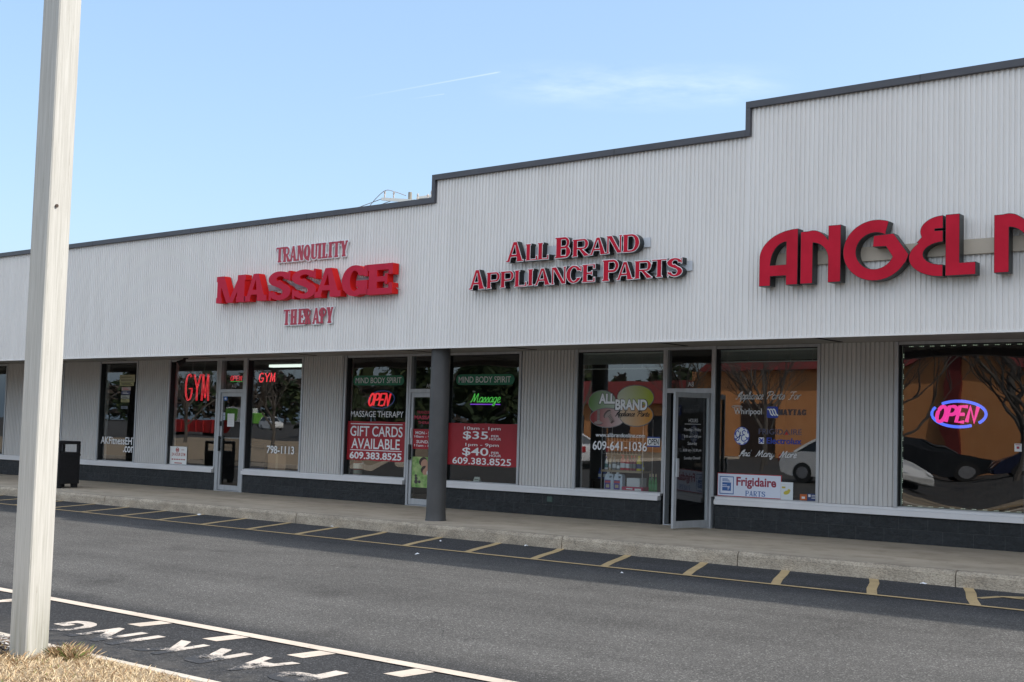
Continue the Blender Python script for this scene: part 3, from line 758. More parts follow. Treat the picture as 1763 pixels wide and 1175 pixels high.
# painted markings
def strip_poly(b, pts, w, z, m=0, ends=None):
    for (x0, y0), (x1, y1) in zip(pts[:-1], pts[1:]):
        dx, dy = x1 - x0, y1 - y0; l = math.hypot(dx, dy); nx, ny = -dy / l * w / 2, dx / l * w / 2
        b.quad((x0 + nx, y0 + ny, z), (x0 - nx, y0 - ny, z), (x1 - nx, y1 - ny, z), (x1 + nx, y1 + ny, z), m)
b = MB()
b.quad((-60, -4.205, ZA + .008), (4, -4.205, ZA + .008), (4, -4.13, ZA + .008), (-60, -4.13, ZA + .008))
for k in range(-6, 42):
    x = -4.79 - 1.084 * k + random.uniform(-.03, .03)
    mx_ = random.uniform(-0.012, 0.004)
    h = 0.056
    top = -2.78 + random.uniform(-.04, .06)
    L0 = [(x, -4.13), (x - .17, -3.7), (x - .33 + mx_, -3.2), (x - .5, top)]
    b.add([(p[0] + s_ * h, p[1], ZA + .004) for p in L0 for s_ in (-1, 1)], [(2 * i, 2 * i + 1, 2 * i + 3, 2 * i + 2) for i in range(3)])
tag(b.build('yellow_kerb_marking', YELLOW_PAINT), kind='structure')
b = MB()
strip_poly(b, [(-3.86, -3.59), (-3.72, -3.3), (-3.2, -3.0)], 0.09, ZA + .004)
strip_poly(b, [(-3.70, -3.33), (-3.48, -3.35)], 0.06, ZA + .008)
tag(b.build('yellow_arrow_marking', YELLOW_PAINT), kind='structure')
b = MB()
b.quad((-60, -10.165, ZA + .008), (10, -10.165, ZA + .008), (10, -10.05, ZA + .008), (-60, -10.05, ZA + .008))
for k in range(-8, 50):
    if k == 4: continue
    x = -5.55 - 0.948 * k; w = 0.085
    b.quad((x - w - .05, -10.44, ZA + .004), (x + w - .05, -10.44, ZA + .004), (x + w, -10.165, ZA + .004), (x - w, -10.165, ZA + .004))
b.quad((-10.75, -11.3, ZA + .004), (-10.62, -11.3, ZA + .004), (-10.15, -10.165, ZA + .004), (-10.3, -10.165, ZA + .004))
tag(b.build('white_bay_marking', WHITE_PAINT), kind='structure')
b = MB()
cx = {'G': (-8.95, -8.58), 'N': (-8.43, -8.05), 'I': (-7.93, -7.83), 'K': (-7.64, -7.30), 'R': (-7.17, -6.82), 'A': (-6.99, -6.33), 'P': (-6.22, -5.86)}
cx['A'] = (-6.70, -6.33)
for ch, (a, c) in list(cx.items()) + [('O', (-5.30, -4.92)), ('N', (-4.78, -4.40))]:
    # the words face the lane: bottoms of the letters towards the white line
    text(b, ch, -c, -a, 0, 1, 0, 0, 0, 0.035, map=lambda u, v: (-u, -10.585 - 0.475 * v, ZA + .004))
tag(b.build('no_parking_lettering', WORN_WHITE), kind='structure')

# planted island with its low kerb
b = MB()
xs = [-11.5 + 1.5 * i for i in range(16)]
prof = [(-11.595, -0.3), (-11.603, -0.085), (-11.625, -0.064), (-11.70, -0.06), (-11.715, -0.09)]
n = len(prof)
wob = {}
vs = []
for i, x in enumerate(xs):
    dy = random.uniform(-.015, .015); dz = random.uniform(-.008, .006)
    vs += [(x, p[0] + dy, p[1] + (dz if k_ else 0)) for k_, p in enumerate(prof)]
b.add(vs, [(i * n + k, i * n + k + 1, (i + 1) * n + k + 1, (i + 1) * n + k) for i in range(len(xs) - 1) for k in range(n - 1)])
b.box(-11.62, -11.501, -14.75, -11.60, -.3, -.062)
tag(b.build('island_kerb', ISLAND_KERB, smooth=True), kind='structure')
sheet('lawn', -11.5, 11, -14.6, -11.708, -0.075, SOIL, 60, 20, lambda x, y: 0.012 * math.sin(x * 2.1) * math.sin(y * 3.3) + 0.03 * min(1, max(0, (-11.7 - y) / 3)))
sheet('far_lawn', -75, -31, -44, -12.0, -0.05, SOIL, 60, 40, lambda x, y: 0.05 * math.sin(x * .5) * math.sin(y * .4))
b = MB().box(-11.49, 11, -14.75, -14.601, -.3, -.06).box(-30.999, -30.85, -44, -12.0, -.3, -.04).box(-75, -31.0, -11.999, -11.85, -.3, -.04)
tag(b.build('lawn_back_kerb', ISLAND_KERB), kind='structure')
GRASSM = [mat('straw grass', (0.50, 0.37, 0.22), 0.9, spec=0.2), mat('pale straw grass', (0.60, 0.48, 0.31), 0.9, spec=0.2), mat('brown grass', (0.30, 0.19, 0.105), 0.9, spec=0.2), mat('green grass blade', (0.13, 0.16, 0.04), 0.8, spec=0.2)]
b = MB()
def blades(cnt, bx, ln, mats_, flat=0.5):
    for _ in range(cnt):
        x, y = random.uniform(bx[0], bx[1]), random.uniform(bx[2], bx[3])
        a = random.uniform(0, 2 * math.pi); l = random.uniform(*ln); e = random.uniform(0.05, 1.0) ** flat * 0.9
        dx, dy, dz = math.cos(a) * l * math.cos(e), math.sin(a) * l * math.cos(e), l * math.sin(e)
        w = random.uniform(.0018, .004)
        z = -0.075 + 0.012 * math.sin(x * 2.1) * math.sin(y * 3.3) + 0.03 * min(1, max(0, (-11.7 - y) / 3))
        px, py = -math.sin(a) * w, math.cos(a) * w
        b.add([(x - px, y - py, z), (x + px, y + py, z), (x + dx * .6 + px * .6, y + dy * .6 + py * .6, z + dz * .7), (x + dx, y + dy, z + dz)], [(0, 1, 2), (0, 2, 3)], random.choice(mats_))
blades(26000, (-9.4, -4.6, -13.3, -11.72), (.022, .055), [0, 0, 0, 1, 1, 1, 2], 2.4)
blades(9000, (-9.0, -6.0, -12.7, -11.73), (.022, .06), [0, 0, 1, 1, 2, 2], 1.9)
blades(260, (-8.2, -6.0, -12.6, -11.8), (.02, .05), [3], 0.7)
blades(420, (-7.36, -7.05, -11.90, -11.74), (.06, .13), [0, 2, 2, 3], 0.5)
blades(200, (-7.55, -7.22, -12.25, -11.86), (.05, .10), [0, 1, 2], 0.5)
tag(b.build('dry_grass', GRASSM), kind='stuff', label='dead straw coloured grass on the kerbed island')
b = MB()
for _ in range(900):
    x, y = random.gauss(-7.75, .30), random.uniform(-12.25, -11.74)
    if x > -7.5: continue
    a = random.uniform(0, 6.28); s_ = random.uniform(.008, .026); t_ = random.uniform(-.6, .6)
    c_, n_ = math.cos(a) * s_, math.sin(a) * s_
    z = -0.055 + random.uniform(0, .02)
    b.add([(x - c_, y - n_, z), (x + n_ * .6, y - c_ * .6, z + t_ * .008), (x + c_, y + n_, z + abs(t_) * .018), (x - n_ * .6, y + c_ * .6, z + .004)], [(0, 1, 2, 3)], random.choice([0, 0, 1, 2]))
tag(b.build('leaf_litter', [mat('dead leaf dark', (.06, .045, .035), .9), mat('dead leaf', (.14, .10, .075), .9), mat('bleached leaf', (.48, .45, .42), .9)]), kind='stuff', label='dark dead leaves and bark at the foot of the wooden pole')

# ================================================================== the shopping centre
BLD = thing('shopping_center', 'long one storey shopping centre with stepped white ribbed metal parapet and glass shopfronts', 'building', (-12, 0, 0))
FY = -2.42
FB = 2.66
STEPS = [(-60, -22.5, 4.98 - .06), (-22.5, -12.48, 4.98 - .06), (-12.48, -7.13, 5.33 - .06), (-7.13, 8, 5.70 - .06)]
STEPS = [(-60, -12.47, 4.93), (-12.47, -7.12, 5.285), (-7.12, 8, 5.65)]
def ribs(b, x0, x1, z0, z1, y, pitch, flat, slope, inner, depth, m=0, ph=0.0):
    pts = []
    x = x0
    seq = [(0, 0), (flat, 0), (flat + slope, depth), (flat + slope + inner, depth)]
    k = 0
    while x < x1:
        base = x0 + k * pitch
        for dx, dy in seq:
            if base + dx <= x1: pts.append((base + dx, y + dy))
        k += 1; x = x0 + k * pitch
    pts.append((x1, y))
    n = len(pts)
    vs = [(p[0], p[1], z0) for p in pts] + [(p[0], p[1], z1) for p in pts]
    b.add(vs, [(i, i + 1, n + i + 1, n + i) for i in range(n - 1)], m)
for (a, c, zt) in STEPS:
    ribs_b = MB(); ribs(ribs_b, a, c, FB, zt, FY, 0.0612, 0.026, 0.007, 0.0212, 0.0155)
    ribs_b.build('fascia_siding', FASCIA, BLD)
# backing, underside lip, roof trim
b = MB()
for (a, c, zt) in STEPS:
    b.box(a, c, FY + .024, FY + .12, FB + .006, zt - .003)
b.box(-60, 8, FY + .12, 14, 4.3, 4.42)
b.build('parapet_core', FASCIA, BLD)
MB().box(-60, 8, FY - .006, FY + .017, FB - .022, FB - .001).build('drip_edge', FASCIA, BLD)
b = MB()
TH = 0.088
for i, (a, c, zt) in enumerate(STEPS):
    x_end = c + (0.0 if i < 2 else 0)
    b.box(a - (0.0 if i == 0 else .0325), c - (.033 if i < 2 else 0), FY - .045, FY + .2, zt - TH + .055, zt + .055)
    if i < 2:
        z2 = STEPS[i + 1][2]
        b.box(c - .0325, c + .0325, FY - .045, FY + .2, zt - TH + .055, z2 - TH + .0545)
bevel(b.build('roof_trim', COPING, BLD), .004)
for x in (-9.15, -15.3, -18.4, -21.5, -4.9):
    zt = [s_[2] for s_ in STEPS if s_[0] <= x <= s_[1]][0]
    MB().box(x - .003, x + .003, FY - .0465, FY - .04, zt - TH + .057, zt + .053).build('trim_joint', DARK, BLD)
# soffit with seams
b = MB(); b.box(-60, 8, FY + .125, .3, 2.745, 2.79)
b.box(-60, 8, FY + .0265, FY + .124, 2.655, 2.80)
b.build('soffit', SOFFIT, BLD)
b = MB()
b.box(-60, 8, FY + .30, FY + .308, 2.741, 2.7449)
for x in [-31, -28.2, -25.7, -23.4, -20.0, -17.3, -14.3, -12.05, -9.2, -6.75, -4]:
    b.box(x - .03, x + .03, -1.75, -.25, 2.738, 2.7445)
b.build('soffit_gap', DARK, BLD)
# base wall, sill, siding panels
DOORS = [(-20.502, -19.60), (-15.10, -14.20), (-9.740, -8.80), (-4.33, -3.45)]
edges = [-60] + [v for d in DOORS for v in d] + [8]
for a, c in zip(edges[::2], edges[1::2]):
    MB().box(a, c, 0.0, .25, -0.02, .365).build('base_wall', BLOCK, BLD)
    s_ = MB().box(a + .004, c - .03, -.05, .06, .366, .44).box(a + .004, c - .004, -.02, .06, .4405, .478)
    bevel(s_.build('sill', SILL, BLD), .004)
PANELS = [(-60, -30.2), (-28.63, -27.55), (-26.13, -24.70), (-23.24, -22.15), (-17.87, -16.775), (-12.49, -11.39), (-7.14, -6.055), (-3.2, 8)]
for a, c in PANELS:
    b = MB(); ribs(b, a, c, .482, 2.744, -.014, 0.0671, 0.041, 0.006, 0.014, 0.017)
    b.box(a, c, .014, .25, .482, 2.744)
    b.build('wall_siding', WALLSIDING, BLD)
# windows: frame with a pane
def window(x0, x1, z0=.48, z1=2.70, glass=GLASS, name='shop_window', fw=.045, tilt=0.0, bow=0.0):
    """x0..x1 is the clear glass"""
    f = MB(); fw0 = fw
    f.box(x0 - fw, x0, -.045, .10, z0 - .0005, z1 + .042)
    f.box(x1, x1 + fw, -.03, .10, z0 - .0005, z1 + .042)
    f.box(x0 + .0005, x1 - .0005, -.018, .10, z1, z1 + .042)
    f.box(x0 + .0005, x1 - .0005, -.018, .10, z0 - .001, z0 + .012)
    fr = f.build(name, ALU, BLD)
    l = MB().box(x0 + .0003, x0 + .010, -.017, .099, z0 + .0125, z1 - .0003).box(x1 - .008, x1 - .0003, -.010, .099, z0 + .0125, z1 - .0003).box(x0 + .0105, x1 - .0085, -.012, .099, z1 - .012, z1 - .0003)
    l.build('glazing_gasket', GASKET, fr)
    g = MB(); nx, nz = 24, 28
    vs = []
    for j in range(nz + 1):
        for i in range(nx + 1):
            u, v = i / nx, j / nz
            x, z = x0 + (x1 - x0) * u, z0 + .012 + (z1 - z0 - .012) * v
            vs.append((x, .05 + tilt * (v - .5) + bow * (4 * u * (1 - u)) * (4 * v * (1 - v)), z))
    g.add(vs, [(j * (nx + 1) + i, j * (nx + 1) + i + 1, (j + 1) * (nx + 1) + i + 1, (j + 1) * (nx + 1) + i) for j in range(nz) for i in range(nx)])
    g.build('pane', glass, fr, smooth=True)
    return fr
window(-30.1, -28.685)
window(-27.5, -26.18)
window(-24.64, -23.29)
window(-22.065, -20.50)
window(-19.525, -17.92)
window(-16.67, -15.115, glass=GLASS_ROLL)
window(-14.15, -12.547, glass=GLASS_ROLL)
window(-11.336, -9.727)
window(-8.81, -7.19)
window(-6.01, -4.36, glass=GLASS_WAVY, bow=.0062)
# door units
def door_unit(xl, xr, jl, jr, open_deg=0.0, hinge='right', handle=True):
    """xl..xr clear opening, jl/jr widths of the mullions that stand clear of the neighbouring window frames"""
    f = MB()
    f.box(xl - jl, xl, -.022, .11, 0.0, 2.745); f.box(xr, xr + jr, -.022, .11, 0.0, 2.745)
    f.box(xl + .0005, xr - .0005, -.02, .11, 2.035, 2.105); f.box(xl + .0005, xr - .0005, -.02, .11, 2.703, 2.744)
    f.box(xl + .0005, xr - .0005, -.03, .12, .001, .015)
    fr = f.build('door_frame', ALU, BLD)
    MB().rect(xl, xr, 2.106, 2.702, .05).build('transom_pane', GLASS_DOOR, fr)
    w = xr - xl - .012
    hx, hy = (xr - .006, .0) if hinge == 'right' else (xl + .006, .0)
    sg = -1 if hinge == 'right' else 1
    a = math.radians(open_deg)
    ux, uy = sg * math.cos(a), -math.sin(a)          # along the leaf from the hinge
    vx, vy = -uy * sg * -1, ux * sg * -1
    vx, vy = (uy, -ux) if sg < 0 else (-uy, ux)     # into the shop when shut
    def T(u, v): return (hx + ux * u + vx * v, hy + uy * u + vy * v)
    def lb(b, u0, u1, v0, v1, z0, z1, m=0):
        c = [T(u0, v0), T(u1, v0), T(u1, v1), T(u0, v1)]
        vs = [(p[0], p[1], z) for z in (z0, z1) for p in c]
        b.add(vs, [(0, 3, 2, 1), (4, 5, 6, 7), (0, 1, 5, 4), (1, 2, 6, 5), (2, 3, 7, 6), (3, 0, 4, 7)], m)
    st = .055
    d = MB()
    lb(d, 0, st, 0, .045, .022, 2.03); lb(d, w - st, w, 0, .045, .022, 2.03)
    lb(d, st + .0005, w - st - .0005, .001, .044, 1.955, 2.029); lb(d, st + .0005, w - st - .0005, .001, .044, .0225, .125)
    dr = d.build('shop_door', ALU, BLD)
    g = MB(); p0, p1 = T(st, .022), T(w - st, .022)
    g.add([(p0[0], p0[1], .126), (p1[0], p1[1], .126), (p1[0], p1[1], 1.954), (p0[0], p0[1], 1.954)], [(0, 1, 2, 3) if sg > 0 else (3, 2, 1, 0)])
    g.build('pane', GLASS_DOOR, dr)
    return dr, lb, T, w
dr1, lb, T1, w1 = door_unit(-20.365, -19.67, .09, .09)
b = MB(); lb(b, w1 - .052, w1 - .012, -.05, -.02, .82, 1.13); lb(b, w1 - .045, w1 - .018, -.021, -.0005, .85, .88); lb(b, w1 - .045, w1 - .018, -.021, -.0005, 1.07, 1.10)
b.build('pull_handle', mat('dark handle', (.03, .03, .03), .4, .5), dr1)
b = MB(); lb(b, .056, w1 - .056, .05, .075, 1.08, 1.11); b.build('push_bar', ALU, dr1)
b = MB(); lb(b, w1 - .05, w1 - .008, -.02, -.0005, 1.34, 1.44); b.build('lock', DARK, dr1)
dr2, lb, T2, w2 = door_unit(-15.022, -14.31, .045, .11)
b = MB(); lb(b, w2 - .05, w2 - .012, -.055, -.02, .82, 1.10); lb(b, w2 - .045, w2 - .018, -.021, -.0005, .84, .87); b.build('pull_handle', mat('dark handle'), dr2)
b = MB(); lb(b, w2 - .045, w2 - .018, -.02, -.0005, 1.22, 1.40); b.build('lock', SILL, dr2)
dr3, lb3, T3, w3 = door_unit(-9.657, -8.888, .0245, .032, 75)
b = MB(); lb3(b, w3 - .05, w3 - .008, -.05, -.02, .78, 1.05); lb3(b, w3 - .04, w3 - .018, -.021, -.0005, .80, .83); lb3(b, w3 - .04, w3 - .018, -.021, -.0005, 1.0, 1.03)
b.build('pull_handle', ALU, dr3)
door_unit(-4.26, -3.5, .052, .05)
# the round column under the fascia
CX, CY = -12.435, -2.19
prof = [(.165, 0.0), (.158, .03), (.150, .16), (.150, 2.655)]
MB().lathe(CX, CY, prof, 32).build('column', COLUMN, BLD, smooth=True)
for x in (-26.6, -41): MB().lathe(x, CY, prof, 32).build('column', COLUMN, BLD, smooth=True)
MB().box(-11.90, -11.80, -.012, -.0005, .235, .32).box(-11.885, -11.815, -.02, -.0125, .25, .305).build('outlet_cover', mat('weathered green outlet', (.06, .10, .085), .6), BLD)
# inside of the shops
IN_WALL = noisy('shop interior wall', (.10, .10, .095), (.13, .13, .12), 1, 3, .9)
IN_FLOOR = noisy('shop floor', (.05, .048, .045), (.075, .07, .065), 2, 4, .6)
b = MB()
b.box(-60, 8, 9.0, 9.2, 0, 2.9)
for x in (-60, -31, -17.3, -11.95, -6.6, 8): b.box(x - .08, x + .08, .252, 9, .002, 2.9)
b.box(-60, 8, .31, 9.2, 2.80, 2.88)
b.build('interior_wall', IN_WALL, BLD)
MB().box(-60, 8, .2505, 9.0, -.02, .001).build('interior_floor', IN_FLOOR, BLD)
b = MB().box(-21.1, -19.9, 2.95, 3.1, 2.735, 2.78); fx = b.build('ceiling_light', mat('lamp housing', (.6, .6, .6)), BLD)
MB().box(-22.3, -21.15, 2.95, 3.1, 2.73, 2.79).build('ceiling_light', mat('lit diffuser', (.8, .8, .8), emit=(.85, 1, .9), estr=.5), BLD)
MB().box(-19.6, -18.3, 2.0, 2.12, 2.72, 2.79).build('ceiling_light', mat('lit diffuser'), BLD)

# ================================================================== fascia signs
def st_slim(ch, W, H): return slab(ch, W, H, .2 if ch in 'RPBAM' else .235, .12, .11, .045)
def st_fat(ch, W, H): return slab(ch, W, H, .37 if ch != 'M' else .40, .17, .20, .08)
def st_serif(ch, W, H): return slab(ch, W, H, .31, .15, .115, .06)
G_MSG = 'letters of the massage shop fascia sign'
sg = thing('fascia_sign', 'small flat red letters reading TRANQUILITY with white outlines, above the large MASSAGE letters', 'sign', (-15.2, FY, 4.19), G_MSG)
place_letters('letter', [('T', -16.03, -15.855), ('R', -15.85, -15.685), ('A', -15.685, -15.515), ('N', -15.50, -15.35), ('Q', -15.34, -15.18), ('U', -15.165, -15.01), ('I', -14.995, -14.915), ('L', -14.895, -14.765), ('I', -14.745, -14.655), ('T', -14.645, -14.47), ('Y', -14.465, -14.30)],
              4.195, 4.455, -2.462, -2.4285, st_slim, sg, RED_DULL, TRIM_WHITE, TRIM_WHITE, board=.014)
sg = thing('fascia_sign', 'small flat red letters reading THERAPY with white outlines, below the large MASSAGE letters', 'sign', (-15.2, FY, 3.1), G_MSG)
place_letters('letter', [('T', -15.775, -15.63), ('H', -15.605, -15.445), ('E', -15.415, -15.265), ('R', -15.25, -15.105), ('A', -15.065, -14.895), ('P', -14.88, -14.74), ('Y', -14.735, -14.58)],
              3.107, 3.372, -2.462, -2.4285, st_slim, sg, RED_DULL, TRIM_WHITE, TRIM_WHITE, board=.014)
sg = thing('fascia_sign', 'large deep red block letters reading MASSAGE with bright red sides', 'sign', (-15.3, FY, 3.5), G_MSG)
place_letters('letter', [('M', -17.44, -16.66, 3.543, 4.018), ('A', -16.68, -16.10, 3.54, 4.015), ('S', -16.06, -15.50, 3.525, 4.02), ('S', -15.475, -14.88, 3.522, 4.016), ('A', -14.91, -14.30, 3.525, 4.005), ('G', -14.28, -13.70, 3.508, 4.01), ('E', -13.71, -13.155, 3.514, 3.998)],
              3.53, 4.01, -2.58, -2.44, st_fat, sg, RED_FACE, RED_SIDE)
MB().box(-17.2, -13.2, -2.4395, -2.4285, 3.72, 3.82).build('mounting_bar', mat('grey mounting bar', (.28, .29, .31), .5), sg)
MB().tube([(-13.17, -2.47, 3.62), (-13.10, -2.50, 3.585), (-13.05, -2.51, 3.575)], .008, 6).build('conduit', ALU, sg)
def allbrand_line(spec, sg):
    place_letters('letter', spec, 0, 1, -2.56, -2.445, st_serif, sg, RED_FACE2, BLACK_RETURN, TRIM_WHITE, trim_w=.009)
sg = thing('fascia_sign', 'red serif letters with white rims and black sides reading ALL BRAND APPLIANCE PARTS', 'sign', (-9.8, FY, 3.48))
allbrand_line([('A', -10.92, -10.595, 3.853, 4.155), ('L', -10.57, -10.345, 3.852, 4.105), ('L', -10.355, -10.145, 3.852, 4.106), ('B', -10.045, -9.77, 3.851, 4.158), ('R', -9.75, -9.452, 3.852, 4.108), ('A', -9.46, -9.17, 3.856, 4.108), ('N', -9.18, -8.915, 3.858, 4.114), ('D', -8.915, -8.64, 3.856, 4.112)], sg)
allbrand_line([('A', -11.61, -11.295, 3.485, 3.786), ('P', -11.28, -11.01, 3.483, 3.735), ('P', -11.02, -10.755, 3.483, 3.735), ('L', -10.76, -10.525, 3.483, 3.736), ('I', -10.535, -10.39, 3.486, 3.738), ('A', -10.395, -10.105, 3.483, 3.737), ('N', -10.10, -9.83, 3.483, 3.738), ('C', -9.84, -9.57, 3.483, 3.742), ('E', -9.572, -9.345, 3.484, 3.742), ('P', -9.236, -8.955, 3.481, 3.784), ('A', -9.005, -8.725, 3.483, 3.740), ('R', -8.722, -8.43, 3.485, 3.738), ('T', -8.45, -8.205, 3.488, 3.738), ('S', -8.212, -7.972, 3.482, 3.742)], sg)
MB().box(-10.88, -8.55, -2.4445, -2.4285, 3.93, 4.06).box(-11.5, -7.90, -2.4445, -2.4285, 3.57, 3.70).build('raceway', mat('light grey raceway', (.55, .57, .60), .5), sg)
def deco(ch, W, H):
    g = Glyph(W, H); R = g.R
    f = lambda pts: g.Pg([(u * W, v * H) for u, v in pts])
    if ch == 'A':
        o = np.minimum(np.maximum(g.El(.97 * W, .5 * H, .97 * W, .5 * H), R(-1, .42 * H, .97 * W, 2)), np.minimum(R(0, 0, W, .5 * H), R(.9 * W, .4 * H, W, H)))
        g.u(o); g.c(np.maximum(g.El(.71 * W, .37 * H, .42 * W, .41 * H), R(0, .37 * H, .70 * W, H))); g.c(R(.295 * W, -1, .70 * W, .17 * H))
    elif ch == 'N':
        g.u(R(0, 0, .31 * W, .93 * H)); g.u(R(.69 * W, 0, W, H))
        g.u(np.maximum(g.El(.29 * W, .20 * H, .60 * W, .74 * H), R(.0, .3 * H, .72 * W, H)))
        g.c(np.maximum(g.El(.27 * W, .42 * H, .42 * W, .30 * H), R(.31 * W, .3 * H, .69 * W, H))); g.c(R(.31 * W, -1, .69 * W, .425 * H))
    elif ch == 'G':
        ring = np.maximum(g.El(.5 * W, .5 * H, .5 * W, .5 * H), -g.El(.49 * W, .49 * H, .29 * W, .30 * H))
        ring = np.maximum(ring, -f([(.70, .955), (.655, .78), (.655, .40), (1.3, .40), (1.3, 1.3), (.75, 1.3)]))
        g.u(ring)
        g.u(f([(.47, .74), (.77, .755), (1.0, .395), (.955, .27), (.80, .14), (.70, .2), (.775, .345), (.66, .55), (.46, .555)]))
    elif ch == 'E':
        g.u(np.maximum(g.El(W, .755 * H, .67 * W, .245 * H), R(0, .4 * H, W, H)))
        g.u(np.maximum(g.El(W, .335 * H, W, .335 * H), R(0, 0, W, H)))
        g.u(f([(.36, .66), (.22, .58), (.6, .5), (.6, .75)]))
        g.c(R(.76 * W, .755 * H, W * 1.2, .785 * H))
        g.c(np.maximum(g.El(W, .38 * H, .58 * W, .185 * H), R(0, .1 * H, W * 1.2, .565 * H)))
    elif ch == 'L':
        g.u(R(0, 0, .47 * W, H)); g.u(R(0, 0, W, .205 * H))
    elif ch == 'I': g.u(R(0, 0, W, H))
    elif ch == 'S':
        g.u(np.maximum(g.El(.5 * W, .72 * H, .5 * W, .28 * H), -g.El(.62 * W, .72 * H, .3 * W, .09 * H))); g.u(np.maximum(g.El(.5 * W, .28 * H, .5 * W, .28 * H), -g.El(.38 * W, .28 * H, .3 * W, .09 * H)))
    return g
sg = thing('fascia_sign', 'tall red rounded letters with black sides beginning ANGEL N on a beige rail', 'sign', (-5, FY, 3.3))
place_letters('letter', [('A', -6.855, -6.34, 3.286, 3.976), ('N', -6.305, -5.79, 3.288, 3.98), ('G', -5.76, -4.965, 3.277, 4.0), ('E', -4.965, -4.572, 3.283, 3.985), ('L', -4.545, -4.207, 3.285, 3.988), ('N', -4.01, -3.49, 3.287, 3.985), ('A', -3.46, -2.94, 3.286, 3.98), ('I', -2.90, -2.74, 3.286, 3.98), ('L', -2.70, -2.36, 3.286, 3.98), ('S', -2.33, -1.95, 3.286, 3.98)],
              3.287, 3.98, -2.60, -2.4525, deco, sg, RED_FACE2, BLACK_RETURN, BLACK_RETURN, trim_w=.005)
bevel(MB().box(-6.8, -2.0, -2.452, -2.4285, 3.535, 3.71).build('raceway', BEIGE, sg), .004)

# ================================================================== things on and behind the shop windows
GY = .043          # just proud of the glass
def decal(name, label, cat, loc, group=None): return thing(name, label, cat, loc, group)
def flat(label, cat, mb, mats, name='window_lettering', group=None, origin=None):
    o = mb.build(name, mats, None, origin=origin or mb.v[0]); return tag(o, label, cat, group)
# fitness shop
b = text(MB(), 'AKFitnessEHT', -24.625, -23.295, .862, 1.03, GY, bold=.012); text(b, '.com', -23.76, -23.295, .69, .83, GY, bold=.012)
flat('white window lettering reading AKFitnessEHT .com', 'lettering', b, VINYL)
cols = [((.42, .40, .24), (2.27, 2.435), (-24.01, -23.44)), ((.46, .44, .22), (2.185, 2.265), (-24.0, -23.47)), ((.5, .42, .40), (2.08, 2.16), (-23.92, -23.58)), ((.08, .09, .18), (1.99, 2.065), (-23.925, -23.59)), ((.42, .43, .38), (1.90, 1.977), (-23.935, -23.61)), ((.40, .37, .18), (1.817, 1.888), (-23.93, -23.613)), ((.14, .16, .2), (1.667, 1.73), (-23.915, -23.66))]
LBL = ['wide olive sticker topmost of the column of stickers', 'wide mustard sticker second from the top of the column', 'pale sticker with red printing in the column of stickers', 'dark navy sticker in the middle of the column', 'pale grey sticker with dark printing below the navy one', 'yellow sticker low in the column of stickers', 'small slate blue sticker set apart at the bottom of the column']
for i, (c, z, x) in enumerate(cols):  # flat coloured panels on the glass paint the reflection of a pylon sign
    cm = mat('sticker colour %d' % i, c, .6)
    b = MB().rect(x[0], x[1], z[0], z[1], GY, 0)
    for k in range(2):
        zz = z[0] + (z[1] - z[0]) * (.25 + .4 * k); b.rect(x[0] + .05, x[1] - .07 - .05 * k, zz, zz + .012, GY - .001, 1)
    flat(LBL[i], 'sticker', b, [cm, RED_DULL if i == 2 else (INK if i != 3 else VINYL_GREY)], 'sticker', 'stickers on the narrow fitness window')
t = thing('neon_sign', 'tall red outline neon sign reading GYM in the fitness shop left window', 'neon sign', (-21.3, .12, 1.86))
gy = neon_word('GYM', -21.73, -20.96, 1.865, 2.43)
for i, st in enumerate([gy[:1], gy[1:3], gy[3:]]):
    b = MB()
    neon_text(b, st, .0052, .12); neon_text(b, [[(q[0] + .035, q[1] + (.012 if i == 0 else 0)) for q in g] for g in st], .0052, .122)
    b.build('letter_tube', NEON_RED, t)
b = MB()
for x in (-21.5, -21.1): b.tube([(x, .125, 2.44), (x, .125, 2.72)], .003, 5)
b.build('hanging_wire', ALU, t)
t = thing('neon_sign', 'small red neon sign reading GYM in the right window beside the fitness door', 'neon sign', (-19.1, .12, 2.25))
gy = neon_word('GYM', -19.345, -18.85, 2.255, 2.435, .12)
for st in (gy[:1], gy[1:3], gy[3:]):
    b = MB(); neon_text(b, st, .011, .12); b.build('letter_tube', NEON_RED, t)
t = thing('neon_sign', 'tiny red neon OPEN sign behind the glass above the fitness door', 'neon sign', (-20.05, .12, 2.28))
op = neon_word('OPEN', -20.235, -19.875, 2.29, 2.385, .15)
for st in (op[:1], op[1:2], op[2:4], op[4:]):
    b = MB(); neon_text(b, st, .008, .12); b.build('letter_tube', NEON_RED, t)
MB().tube([(-20.25, .13, 2.27), (-19.86, .13, 2.27)], .006, 6).build('green_tube', NEON_GREEN, t)
flat('small white unit number A10 on the glass above the fitness door', 'unit number', text(MB(), 'A10', -20.09, -19.95, 2.137, 2.203, GY), VINYL_GREY, 'unit_number')
flat('white phone number 798-1113 on the fitness shop right window', 'lettering', text(MB(), '798-1113', -18.93, -18.125, .815, .972, GY, bold=.02), VINYL)
t = thing('window_poster', 'white poster reading 24 HOUR GYM at the foot of the left fitness window', 'poster', (-21.77, .1, .48))
MB().box(-22.05, -21.47, .038, .042, .495, .875).build('sheet', PAPER, t)
b = text(MB(), '24 HOUR GYM', -21.98, -21.52, .67, .74, .0370, bold=.02); [b.rect(-21.98 + .08 * k, -21.92 + .08 * k, .585, .61, .0370) for k in range(6)]
b.rect(-21.88, -21.62, .51, .53, .0370); b.tube([(q[0], .0375, q[1]) for q in arc(-21.79, .80, .05, .045, 0, 350, 16)], .009, 5)
b.rect(-21.83, -21.75, .78, .82, .0365); b.rect(-21.66, -21.56, .80, .81, .0365)
b.build('printing', mat('faded red print', (.42, .10, .08), .6), t)
